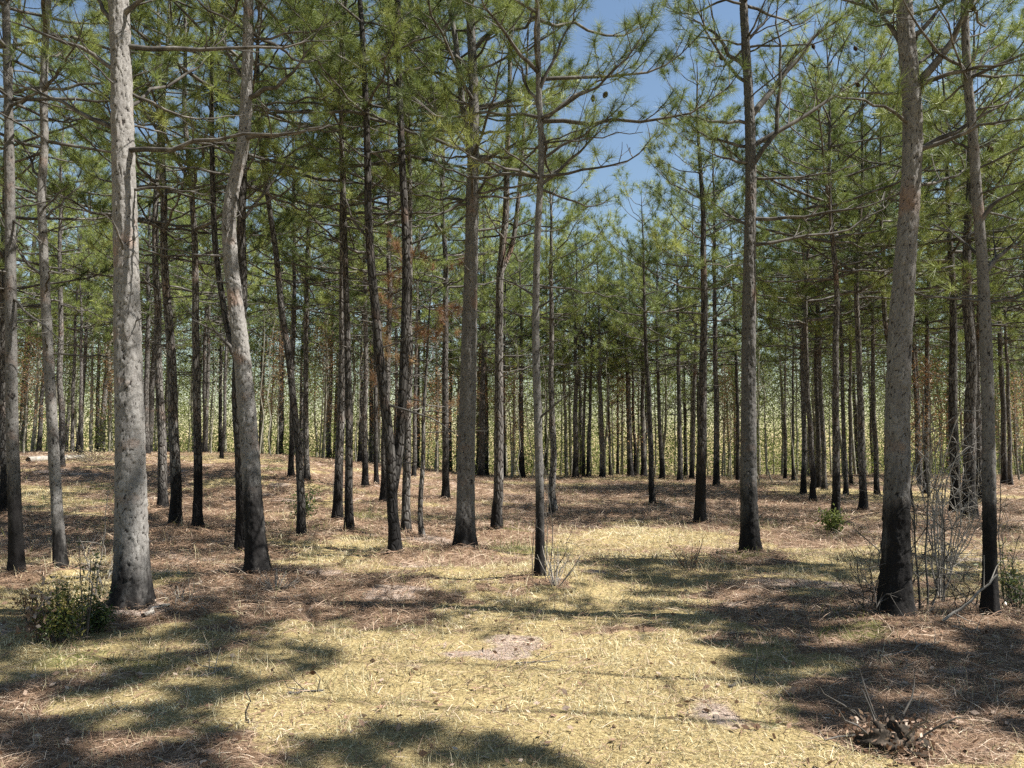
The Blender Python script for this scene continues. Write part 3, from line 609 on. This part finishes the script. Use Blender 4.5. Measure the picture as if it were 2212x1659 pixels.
for i, (x, Y, H, lab) in enumerate(RUST):
    p = PT(x, 1000, Y); p[2] = float(gz(p[0], p[1])) - .05
    sapling(lab, None, H, .045, 20, 1.5, 500 + i, M_RUST, .085, .26, loc=p, name='rusty_tree', lowest=.2)
# the mass of leaves and stems behind everything, and the bushes along the wood's edge
def mass(name, label, cat, n, Yr, hr, per, spread, size, m, seed, xr=.80, thr=.44):
    rng = np.random.default_rng(seed); Y = rng.uniform(*Yr, n); X = rng.uniform(-xr, xr, n) * Y; Z = gz(X, Y) + hr[0] + (hr[1] - hr[0]) * rng.random(n) ** 1.25
    keep = fbm(X / 3.2, Z / 2.2 + Y / 5, 3, seed) > thr
    C = np.stack([X, Y, Z], 1)[keep]; b = MB(); leaves(b, C, per, spread, size, np.clip(fbm(C[:, 0] / 2.5, C[:, 2] / 1.6 + C[:, 1], 3, seed + 2) * 2.4 - .75 + rng.normal(0, .1, len(C)), 0, 1), rng)
    tag(b.obj(name, m, None, False), label, cat, None, 'stuff')
mass('distant_woods', 'hazy light green mass of spring leaves far behind the trunks', 'woods', 20000, (50, 100), (-1, 14), 36, .75, .14, M_LEAF, 71, .8, .42)
mass('undergrowth', 'low green undergrowth along the foot of the wood behind the pines', 'undergrowth', 2800, (36.5, 52), (-.1, 2.6), 50, .32, .09, M_LEAF, 72, .8, .5)
mass('far_woods', 'darker solid depth of the wood seen between the farthest stems', 'woods', 6000, (85, 125), (-2, 12), 40, 1.3, .26, M_LEAF, 73, .85, .42)

# ================================================================== GROUND AND ITS COVER
def gxy(x, y):
    Y = solve(x, y); p = PT(x, y, Y); return p[0], p[1]
def blob(X, Y, spots):
    r = np.zeros_like(X)
    for x, y, sx, sy, a in spots:
        cx, cy = gxy(x, y); k = cy * UU / FOC
        r = r + a * np.exp(-(((X - cx) / (sx * k)) ** 2 + ((Y - cy) / (sy * k * cy / EYE * 1.0)) ** 2))
    return r
def masks(X, Y):
    """where the needle litter, the bare dirt and the green grass lie"""
    n1 = fbm(X / 2.6 + 3, Y / 1.5 + 9, 4, 31); n2 = fbm(X / 1.1 + 5, Y / .8, 3, 41); n3 = fbm(X / 1.6 + 50, Y / 1.2, 3, 51)
    lit = n1 + (n2 - .5) * .45 + (fbm(X / .3, Y / .25, 2, 61) - .5) * .3 + .11 * ss(9.5, 13, Y) + blob(X, Y, [(150, 1470, 420, 70, .34), (120, 1620, 420, 60, .3), (1250, 1640, 300, 26, .14), (2100, 1600, 120, 60, .2), (420, 1400, 160, 40, .2), (640, 1300, 330, 44, .3), (300, 1120, 300, 50, .25), (2000, 1410, 220, 40, .35), (1900, 1500, 260, 50, .18), (600, 1590, 300, 40, .2),
                           (1600, 1260, 130, 40, .2), (1000, 1200, 70, 14, .2), (1180, 1270, 110, 20, .2), (1500, 1080, 300, 40, .22), (1900, 1350, 150, 40, .3), (800, 1060, 500, 40, .16),
                           (1150, 1440, 420, 70, -.28), (60, 1320, 150, 50, -.35), (1780, 1180, 240, 30, -.25), (330, 1160, 60, 12, -.2), (1250, 1060, 120, 14, -.25), (850, 1230, 330, 16, -.16), (1350, 1230, 230, 34, -.25), (1650, 1560, 160, 40, -.1), (560, 1350, 130, 40, -.08), (1350, 1170, 150, 25, -.2), (760, 1170, 200, 25, -.15)])
    for mx, my, mr, mh in MOUNDS: lit = lit + .28 * np.exp(-((X - mx) ** 2 + (Y - my) ** 2) / (mr * mr * 1.3))
    dirt = n2 + blob(X, Y, [(1500, 1480, 160, 30, .14), (1850, 1640, 260, 30, .18), (1130, 1400, 60, 30, .08), (1020, 1530, 50, 30, .08), (1560, 1530, 80, 30, .14)])
    gr = n3 + blob(X, Y, [(850, 1600, 110, 20, .3), (545, 1560, 60, 20, .22), (2080, 1480, 180, 30, .16), (1560, 1330, 120, 20, .1), (1650, 1575, 160, 25, .14), (2180, 1600, 60, 30, .25)])
    return ss(.50, .68, lit), ss(.62, .84, dirt), ss(.66, .84, gr)
def ground():
    def sym(n, mx, a): t = np.linspace(-1, 1, n); return mx * np.sinh(a * t) / math.sinh(a)
    xs = sym(400, 170, 6.2); ys = np.r_[np.linspace(-70, 2.4, 46), 2.4 + np.geomspace(.05, 250, 470) * 1.0 - .05 + np.linspace(0, 9, 470)]
    ys = np.unique(ys); X, Yv = np.meshgrid(xs, ys); Z = gz(X, Yv)
    nx = len(xs); ny = len(ys); i, j = np.meshgrid(np.arange(nx - 1), np.arange(ny - 1)); b = (j * nx + i).ravel()
    l, d, g_ = masks(X, Yv); mb = MB(); mb.add(np.stack([X, Yv, Z], -1).reshape(-1, 3), np.stack([b, b + 1, b + 1 + nx, b + nx], 1), 0, lit=l.ravel(), dirt=d.ravel(), green=g_.ravel())
    m, nt = mat('forest_floor'); g = NT(nt); pos = g.n('ShaderNodeNewGeometry').outputs['Position']
    fine = g.noise(pos, 38., 5., .7); mid_ = g.noise(pos, 7., 4., .6)
    st = g.n('ShaderNodeMapping', {'Vector': pos, 'Scale': (14., 46., 20.)}).outputs[0]; stn = g.noise(st, 1.6, 4., .7)
    dry = g.ramp(fine, [(.28, (.10, .072, .036)), (.48, (.32, .25, .12)), (.72, (.55, .45, .24))])
    lit = g.ramp(stn, [(.3, (.06, .038, .024)), (.5, (.21, .135, .088)), (.72, (.42, .31, .22))])
    dirt = g.ramp(fine, [(.3, (.16, .11, .085)), (.5, (.38, .30, .25)), (.75, (.48, .41, .34))])
    grn = g.ramp(fine, [(.3, (.05, .06, .018)), (.6, (.16, .18, .05))])
    e = g.math('MULTIPLY', g.math('SUBTRACT', mid_, .5), .7)
    col = g.mix(g.rng(g.math('ADD', g.attr('lit'), e), .35, .65), dry, lit)
    col = g.mix(g.rng(g.math('ADD', g.attr('dirt'), e), .4, .7), col, dirt)
    col = g.mix(g.math('MULTIPLY', g.rng(g.math('ADD', g.attr('green'), e), .4, .8), .7), col, grn)
    bmp = g.n('ShaderNodeBump', {'Strength': .9, 'Distance': .035, 'Height': g.math('ADD', fine, g.math('MULTIPLY', stn, .6))}).outputs[0]
    g.out(g.bsdf(col, .95, bmp, .1))
    tag(mb.obj('ground', m), 'forest floor of dry grass, needle litter and pale bare dirt', 'ground', None, 'structure')
ground()
def strew(name, label, cat, n, m, keepf, ln, wd, el, tintf, seed, dmax=40, pw=.55, bend=False):
    rng = np.random.default_rng(seed); u = rng.random(n); d = (3.0 ** pw + u * (dmax ** pw - 3.0 ** pw)) ** (1 / pw)
    X = rng.uniform(-1, 1, n) * (.82 * d + .8); k = keepf(X, d) > rng.random(n); X = X[k]; d = d[k]; n = len(d)
    sc = np.clip((d / 6.) ** .75, .75, 3.6); L = ln * rng.uniform(.5, 1.25, n) * np.clip(sc, .8, 1.8); W = wd * sc * rng.uniform(.7, 1.3, n)
    az = rng.uniform(0, 2 * math.pi, n); e = np.abs(rng.normal(el[0], el[1], n)); e = np.radians(np.clip(e, 0, 85))
    D = np.stack([np.cos(az) * np.cos(e), np.sin(az) * np.cos(e), np.sin(e)], 1)
    P = np.stack([X, d, gz(X, d) + .002 + rng.random(n) * .018 * sc * (el[0] < 20)], 1); S = np.stack([-np.sin(az), np.cos(az), rng.normal(0, .5, n)], 1); S = nrm(S) * (W / 2)[:, None]
    T = P + D * L[:, None]; T[:, 2] = np.maximum(T[:, 2], gz(T[:, 0], T[:, 1]) + .004)
    M = (P + T) / 2; M[:, 2] += L * (.10 if el[0] > 15 else .05)
    V = np.stack([P - S, P + S, M + S * .8, M - S * .8, T], 1).reshape(-1, 3); q = np.arange(n)[:, None] * 5
    t = np.repeat(np.clip(tintf(X, d, rng), 0, 1), 5); mb = MB()
    mb.add(V, q + np.array([[0, 1, 2, 3]]), 0, tint=t); s2 = MB()
    mb.f.append(q + np.array([[3, 2, 4]])); mb.fm.append(np.zeros(n, np.int32))
    tag(mb.obj(name, m, None, False), label, cat, None, 'stuff')
def kd(X, Y): l, d, g = masks(X, Y); return (1 - .85 * l) * (1 - .75 * d) * (.25 + .75 * ss(.36, .56, fbm(X / .22 + 70, Y / .18, 2, 91)))
def kl(X, Y): l, d, g = masks(X, Y); return np.clip(.20 + .8 * l + .1 * d, 0, 1)
def kg(X, Y): l, d, g = masks(X, Y); return np.clip(.02 + g, 0, 1)
strew('dry_grass', 'short straw-coloured dry grass matted over the clearing', 'grass', 330000, M_DRY, kd, .060, .0048, (22, 20), lambda X, Y, r: fbm(X / .8, Y / .8, 3, 5) * .9 - .0 + r.normal(0, .24, len(X)), 1)
strew('pine_straw', 'reddish brown fallen pine needles lying in drifts', 'pine straw', 320000, M_STRAW, kl, .15, .0040, (4, 9), lambda X, Y, r: .46 + r.normal(0, .27, len(X)), 2)
strew('green_grass', 'thin green grass blades coming up through the dry turf', 'grass', 60000, M_GRASS, kg, .11, .0042, (48, 20), lambda X, Y, r: .45 + r.normal(0, .25, len(X)), 3, 30)
def kt(X, Y): l, d, g = masks(X, Y); return (1 - .6 * l) * ss(.54, .70, fbm(X / .35 + 20, Y / .3, 3, 95))
strew('dry_grass_tufts', 'taller dry grass stalks standing in loose tufts over the turf', 'grass', 60000, M_DRY, kt, .13, .0032, (52, 18), lambda X, Y, r: .5 + r.normal(0, .28, len(X)), 6, 22)
strew('twig_litter', 'small dark twigs and bits of bark strewn on the ground', 'twig litter', 14000, M_LITTER, lambda X, Y: .4 + 0 * X, .16, .0065, (2, 6), lambda X, Y, r: .12 + np.abs(r.normal(0, .25, len(X))), 7, 24)
def ll(name, n, seed):
    rng = np.random.default_rng(seed); d = 3.2 + 14 * rng.random(n) ** 1.5; X = rng.uniform(-.8, .8, n) * d; l, dd, g = masks(X, d); k = (.15 + .5 * dd + .3 * l) > rng.random(n); X = X[k]; d = d[k]
    b = MB(); leaves(b, np.stack([X, d, gz(X, d) + .02], 1), 1, .005, .055, rng.normal(.5, .25, len(X)), rng, .75); tag(b.obj(name, M_LITTER, None, False), 'small curled dead leaves and bark flakes scattered on the ground', 'leaf litter', None, 'stuff')
ll('leaf_litter', 9000, 4)

# ================================================================== SMALL PLANTS AND DEAD WOOD
def at_ground(x, y):
    X, Y = gxy(x, y); return np.array([X, Y, float(gz(X, Y)) - .01])
def twigs(R, B, specs, m, name, rng, r, side=6, sl=.22, curl=.25):
    """bare stems through picture points, each a mesh of its own with its side twigs"""
    for pts, dz in specs:
        Y = B[1]; P = [PT(a, b, Y + dz) - B for a, b in pts]; Q, L = resample(P, 9); Q[1:] += rng.normal(0, .012, (8, 3)); tb = MB()
        tubes(tb, [Q], [np.linspace(r, r * .35, 9)], 5); T = []; TR = []
        for i in range(side):
            j = rng.integers(2, 8); p = Q[j]; v = nrm(nrm(Q[j] - Q[j - 1]) * .5 + rng.normal(0, .8, 3)); l = sl * rng.uniform(.4, 1.3); c = rng.normal(0, curl * l, 3)
            T.append([p, p + v * l * .35 + c * .2, p + v * l * .7 + c * .7, p + v * l + c * 1.5]); TR.append(r * np.array([.5, .42, .35, .25]))
        if T: tubes(tb, T, TR, 3)
        tb.obj(name, m, R)
def bush(name, x, y, label, cat, stems, wpx, hpx, leafm, nleaf, lsz, seed, tintb=.4, sm=None):
    B = at_ground(x, y); k = B[1] / FOC * UU; w = wpx * k; h = hpx * k; rng = np.random.default_rng(seed); R = thing(name, B, label, cat); C = []
    for i in range(stems):
        az = rng.uniform(0, 6.28); v = np.array([math.cos(az) * w * .5, math.sin(az) * w * .4, 0]) * rng.uniform(.15, 1); hh = h * rng.uniform(.4, 1.2) * (1 - .3 * np.linalg.norm(v) / w)
        P = np.stack([v * .15, v * .5 + [0, 0, hh * .4], v * .85 + [0, 0, hh * .75], v + [0, 0, hh]]); Q, _ = resample(P, 7); tb = MB(); tubes(tb, [Q], [np.linspace(.006, .002, 7)], 4)
        T = []; 
        for _ in range(4):
            j = rng.integers(2, 6); e = Q[j] + nrm(rng.normal(0, 1, 3) + [0, 0, .6]) * h * .22; T.append([Q[j], (Q[j] * 2 + e) / 3, (Q[j] + e * 2) / 3, e]); C += [e, (Q[j] + e) / 2]
        tubes(tb, T, [np.full(4, .0022)] * 4, 3); tb.obj('stem', sm or M_TW, R); C += list(Q[2:])
    if nleaf:
        lb = MB(); C = np.array(C); leaves(lb, C, nleaf, lsz * .9, lsz, np.clip(tintb + (C[:, 2] / h - .5) * .5 + rng.normal(0, .12, len(C)), 0, 1), rng, 0., .17 if leafm == M_EVER else .28); lb.obj('foliage', leafm, R, False)
    return R
bush('evergreen_shrub', 130, 1392, 'glossy dark green shrub with yellowish tips left of the thick silver trunk', 'shrub', 16, 112, 115, M_EVER, 7, .042, 81, .72)
bush('evergreen_shrub', 205, 1372, 'small dark green shrub squeezed between the larger shrub and the silver trunk', 'shrub', 8, 60, 70, M_EVER, 8, .045, 82, .42)
bush('dead_weed', 84, 1392, 'withered brown leafy weed at the left side of the dark green shrub', 'weed', 5, 60, 110, M_LITTER, 4, .05, 83, .55)
bush('dead_weed', 60, 1350, 'thin dry weed with reddish stalks near the left edge', 'weed', 5, 60, 90, M_RUST, 2, .04, 84, .4)
bush('leafy_sapling', 185, 1385, 'dark thin leafy sapling standing just left of the silver trunk', 'sapling', 4, 46, 240, M_EVER, 2, .05, 85, .2)
bush('green_sprouts', 1803, 1152, 'fresh green sprouts round the foot of a dark thin pine', 'sprouts', 9, 62, 46, M_LEAF, 5, .07, 86, .6)
bush('green_bush', 655, 1120, 'little dark green bush with dry grass at the pale leaning pine', 'bush', 8, 70, 80, M_EVER, 6, .08, 87, .45)
bush('evergreen_shrub', 2200, 1330, 'green leafy shrub cut by the right edge of the picture', 'shrub', 9, 90, 150, M_EVER, 4, .05, 88, .6)
bush('dry_grass_clump', 1200, 1275, 'tall dry grass clump beside the vine-hung pine', 'grass clump', 14, 110, 80, M_DRY, 0, .03, 89, .5, M_DEAD)
bush('dry_grass_clump', 1490, 1235, 'reddish dry weed clump left of the foot of the upswept-limbed pine', 'grass clump', 12, 110, 66, M_RUST, 1, .03, 90, .4)
bush('dry_grass_clump', 595, 1275, 'brown grass clump at the foot of the leaning pine', 'grass clump', 14, 110, 50, M_STRAW, 0, .03, 91, .5, M_DEAD)
bush('dry_grass_clump', 200, 1000, 'tall straw-coloured grass patch on the far rise left of the silver trunk', 'grass clump', 60, 140, 34, M_DRY, 1, .05, 92, .4)
bush('dead_weed', 720, 1090, 'dry branching weed between the pale leaning pine and the close pair', 'weed', 6, 60, 100, M_LITTER, 1, .05, 93, .6, M_DEAD)
r5 = np.random.default_rng(55)
def bare(name, x, y, label, cat, specs, m, r, side=6, sl=.22, curl=.25):
    B = at_ground(x, y); R = thing(name, B, label, cat); twigs(R, B, specs, m, 'stem', r5, r, side, sl, curl); return R
bare('bare_bush', 385, 1325, 'bare pale twiggy bush right of the thick silver trunk', 'bush', [([(380, 1325), (375, 1290), (388, 1260)], 0), ([(385, 1325), (392, 1285), (410, 1250)], .1), ([(390, 1325), (410, 1290), (432, 1268)], -.1), ([(378, 1325), (362, 1290), (350, 1272)], .05), ([(392, 1325), (425, 1310), (440, 1296)], -.2), ([(383, 1325), (398, 1300), (396, 1270)], .2)], M_DEAD, .006, 5, .12)
bare('bare_sapling', 205, 1292, 'thin pale bare sapling leaning beside the crooked grey pine', 'sapling', [([(205, 1292), (214, 1220), (226, 1150), (236, 1060)], 0), ([(205, 1292), (192, 1240), (180, 1190)], .1)], M_DEAD, .009, 7, .25)
bare('bare_bush', 225, 1270, 'tangled grey twigs low down between the crooked pine and the silver trunk', 'bush', [([(225, 1270), (200, 1230), (160, 1200)], 0), ([(228, 1270), (245, 1220), (246, 1190)], .2), ([(228, 1270), (260, 1230), (290, 1215)], .3), ([(222, 1270), (205, 1215), (215, 1180)], -.1)], M_DEAD, .006, 7, .25)
bare('climbing_vine', 1178, 1262, 'loose bare vines hanging round the slim pine in front', 'vine', [([(1178, 1262), (1184, 1190), (1180, 1110), (1176, 1020)], -.05), ([(1182, 1262), (1196, 1180), (1190, 1090), (1172, 1000)], .08), ([(1150, 1258), (1150, 1190), (1160, 1120)], .0), ([(1190, 1262), (1222, 1190), (1238, 1140)], .1), ([(1196, 1262), (1228, 1215), (1236, 1180)], -.1)], M_TW, .007, 4, .16)
TH = [(1987, 1342, [([(1987, 1342), (1982, 1240), (1978, 1150), (1972, 1060), (1980, 960)], 0)]), (2004, 1335, [([(2004, 1335), (2002, 1200), (1998, 1080), (2000, 940), (1998, 820)], .3)]), (2018, 1330, [([(2018, 1330), (2024, 1250), (2032, 1190)], .1)]),
      (2040, 1322, [([(2040, 1322), (2040, 1230), (2038, 1150), (2042, 1040)], .3)]), (1968, 1330, [([(1968, 1330), (1966, 1240), (1972, 1170)], .4)])]
THL = ['pale crooked bare sapling right beside the big rough-barked pine', 'tallest bare sapling of the thicket, with dark straight stem', 'short bare sapling of the thicket leaning to the medium pine', 'bare sapling of the thicket halfway to the medium pine', 'short bare sapling hard against the foot of the big rough-barked pine']
for (x, y, sp), lab in zip(TH, THL): bare('bare_sapling', x, y, lab, 'sapling', sp, M_TW, .011, 10, .45)
bare('bare_bush', 2052, 1240, 'second pale tangle of bare twigs behind the first, nearer the medium pine', 'bush', [([(2052, 1240), (2040 + 14 * i, 1120), (2000 + 22 * i, 1000 - 13 * (i % 4))], .1 * i) for i in range(7)], M_DEAD, .008, 14, .45, .4)
bare('bare_bush', 2030, 1300, 'tangle of pale curling bare branches between the two right-hand pines', 'bush', [([(2030, 1300), (2010, 1150), (1985, 1060), (1975, 985)], .2), ([(2030, 1300), (2040, 1150), (2020, 1020), (1960, 960)], .3), ([(2032, 1300), (2060, 1150), (2075, 1080), (2110, 1075)], .1), ([(2030, 1300), (2035, 1100), (2060, 950), (2120, 920)], .4),
      ([(2030, 1300), (2015, 1080), (2050, 980), (2100, 960)], .0), ([(2028, 1300), (2010, 1100), (2030, 930), (2010, 880)], .3), ([(2034, 1300), (2070, 1180), (2100, 1120)], -.2), ([(2030, 1300), (2020, 1050), (2070, 900), (2090, 830)], .5), ([(2030, 1300), (2000, 1120), (2050, 1090), (2095, 1040)], .1)], M_DEAD, .010, 13, .42, .35)
for x, y, sp, lab in [(1868, 1340, [([(1868, 1340), (1860, 1270), (1850, 1210)], 0), ([(1870, 1340), (1885, 1290), (1880, 1230)], .1), ([(1866, 1340), (1845, 1300), (1835, 1270)], -.1), ([(1872, 1340), (1900, 1290), (1930, 1275)], -.2)], 'bare twiggy bush at the left foot of the big rough-barked pine'),
                      (1890, 1285, [([(1890, 1285), (1880, 1230), (1878, 1170)], 0), ([(1892, 1285), (1900, 1220), (1896, 1150)], .1), ([(1886, 1285), (1860, 1240), (1850, 1200)], .2)], 'reddish bare bush behind the foot of the big rough-barked pine'),
                      (2085, 1335, [([(2085, 1335), (2090, 1290), (2080, 1240)], 0), ([(2085, 1335), (2110, 1290), (2120, 1250)], .1), ([(2080, 1335), (2060, 1290), (2055, 1250)], .1)], 'low bare bush left of the foot of the medium pine'),
                      (2170, 1300, [([(2170, 1300), (2165, 1200), (2172, 1100)], 0), ([(2172, 1300), (2185, 1220), (2205, 1150)], .1), ([(2168, 1300), (2160, 1150), (2155, 1010), (2165, 900)], .2)], 'tall bare sapling cluster right of the medium pine')]:
    bare('bare_bush', x, y, lab, 'bush', sp, M_TW, .007, 11, .24)
bare('dry_stick', 537, 1565, 'short crooked stick poking up from the grass in the foreground', 'stick', [([(537, 1565), (534, 1530), (537, 1505), (531, 1480)], 0)], M_TW, .006, 2, .06)
def log(name, x0, y0, x1, y1, r, z1, m, label, cat, bend=.03, tw=3):
    a = at_ground(x0, y0); b = at_ground(x1, y1); rng = np.random.default_rng(int(x0 + y0)); n = 12; t = np.linspace(0, 1, n)[:, None]; P = (b - a) * t; c = np.cumsum(rng.normal(0, bend, (n, 3)), 0); P = P + (c - c[-1] * t) * .5
    P[:, 2] = gz(P[:, 0] + a[0], P[:, 1] + a[1]) - a[2] + r * .7 + z1 * t[:, 0]
    mb = MB(); tubes(mb, [P], [np.linspace(r, r * .55, n)], 8); T = []; TR = []
    for i in range(tw):
        j = rng.integers(2, n - 1); v = nrm(rng.normal(0, 1, 3) + [0, 0, .4]); l = rng.uniform(.1, .3); T.append([P[j], P[j] + v * l * .4, P[j] + v * l * .7, P[j] + v * l + rng.normal(0, .03, 3)]); TR.append(r * np.array([.5, .4, .3, .2]))
    if T: tubes(mb, T, TR, 4)
    R = mb.obj(name, m); R.location = [float(q) for q in a]; tag(R, label, cat)
log('fallen_branch', 2035, 1362, 2160, 1362, .013, .40, M_DEAD, 'long pale fallen limb propped against the medium pine at the right', 'branch', .02)
log('fallen_branch', 2060, 1372, 2115, 1378, .008, 0, M_DEAD, 'short white fallen twig below the propped limb', 'branch')
log('fallen_branch', 1900, 1420, 2030, 1392, .008, 0, M_DEAD, 'thin grey fallen branch in the shade below the big rough-barked pine', 'branch')
log('fallen_branch', 312, 1350, 366, 1332, .022, .0, M_DEAD, 'broken pale wood lying against the foot of the thick silver trunk', 'branch', .03, 0)
log('fallen_branch', 1570, 1490, 1640, 1475, .010, 0, M_TW, 'dark short stick on the pale dirt right of centre', 'branch')
log('fallen_branch', 1120, 1438, 1210, 1432, .006, 0, M_TW, 'thin dark stick lying flat in the middle of the sunny grass', 'branch')
log('fallen_branch', 420, 1470, 500, 1448, .008, 0, M_DEAD, 'pale stick on the brown needles left of centre', 'branch')
log('fallen_branch', 620, 1500, 700, 1492, .010, 0, M_TW, 'dark stick at the border of brown needles and dry grass', 'branch')
log('fallen_log', 60, 1000, 180, 992, .13, 0, M_DEAD, 'whitish fallen log far back at the left edge', 'log', .02)
# the upturned clod of roots and soil in the right foreground
def clod():
    B = at_ground(1925, 1610); R = thing('root_clod', B, 'dark upturned clod of soil and roots with brown leaves in the right foreground', 'clod'); rng = np.random.default_rng(9); mb = MB(); n = 46
    th, ph = np.meshgrid(np.linspace(0, 2 * math.pi, n, endpoint=False), np.linspace(0, math.pi / 2, 18)); r = .35 + 1.1 * fbm(np.cos(th) * 2 + 5, np.sin(th) * 2 + ph * 3, 4, 77)
    k = .0; V = np.stack([.19 * r * np.cos(th) * np.cos(ph), .16 * r * np.sin(th) * np.cos(ph), .14 * r * np.sin(ph) - .02], -1); i, j = np.meshgrid(np.arange(n), np.arange(17)); i2 = (i + 1) % n
    mb.add(V.reshape(-1, 3), np.stack([j * n + i, j * n + i2, j * n + n + i2, j * n + n + i], -1).reshape(-1, 4)); mb.obj('soil', simple('clod_soil', [(.3, (.012, .010, .008)), (.55, (.04, .032, .025)), (.75, (.14, .11, .085))], 22., .95, .8), R)
    for q in range(9):
        az = rng.uniform(0, 6.28); p = np.array([math.cos(az) * .16, math.sin(az) * .12, .06 + .1 * rng.random()]); v = nrm(np.array([math.cos(az), math.sin(az) * .6, rng.uniform(-.1, 1.2)])); l = rng.uniform(.12, .32); tb = MB()
        tubes(tb, [[p, p + v * l * .4, p + v * l * .7 + rng.normal(0, .02, 3), p + v * l + rng.normal(0, .04, 3)]], [[.006, .005, .004, .002]], 5); tb.obj('root', M_TW, R)
    lb = MB(); C = np.stack([.24 * np.cos(np.arange(60) * 2.4) * rng.random(60) ** .4, .19 * np.sin(np.arange(60) * 2.4) * rng.random(60) ** .4, .02 + .11 * rng.random(60) ** 1.5], 1); leaves(lb, C, 6, .035, .036, rng.normal(.4, .25, 60), rng); lb.obj('leaf', M_LITTER, R, False)['kind'] = 'stuff'
clod()

# ================================================================== LIGHT, SKY, CAMERA
EL, AZ = math.radians(54), math.radians(8)
sv = Vector((math.cos(AZ) * math.cos(EL), -math.sin(AZ) * math.cos(EL), math.sin(EL)))
sun = bpy.data.lights.new('sun', 'SUN'); sun.energy = 5.0; sun.angle = math.radians(.5); sun.color = (1, .95, .87)
so = bpy.data.objects.new('sun', sun); COL.objects.link(so); so.rotation_euler = sv.to_track_quat('Z', 'Y').to_euler()
w = bpy.data.worlds.new('World'); SC.world = w; w.use_nodes = True; nt = w.node_tree; nt.nodes.clear()
sky = nt.nodes.new('ShaderNodeTexSky'); sky.sky_type = 'NISHITA'; sky.sun_disc = False; sky.sun_elevation = EL; sky.sun_rotation = math.pi / 2 + AZ; sky.ozone_density = 1.3; sky.air_density = 1.35; sky.dust_density = .05
bg = nt.nodes.new('ShaderNodeBackground'); bg.inputs['Strength'].default_value = .05; ow = nt.nodes.new('ShaderNodeOutputWorld')
nt.links.new(sky.outputs[0], bg.inputs[0]); nt.links.new(bg.outputs[0], ow.inputs[0])
cam = bpy.data.cameras.new('camera'); cam.sensor_width = 36; cam.lens = 36 * FOC / 1024; cam.clip_end = 2000; cam.clip_start = .05
co = bpy.data.objects.new('camera', cam); COL.objects.link(co); co.location = (0, 0, EYE); co.rotation_euler = (math.pi / 2 + PITCH, 0, 0); SC.camera = co
SC.view_settings.view_transform = 'Standard'; SC.view_settings.look = 'None'; SC.view_settings.exposure = 1.45; SC.view_settings.gamma = 1
SC.cycles.max_bounces = 8; SC.cycles.diffuse_bounces = 2; SC.cycles.transmission_bounces = 6; SC.cycles.use_denoising = False
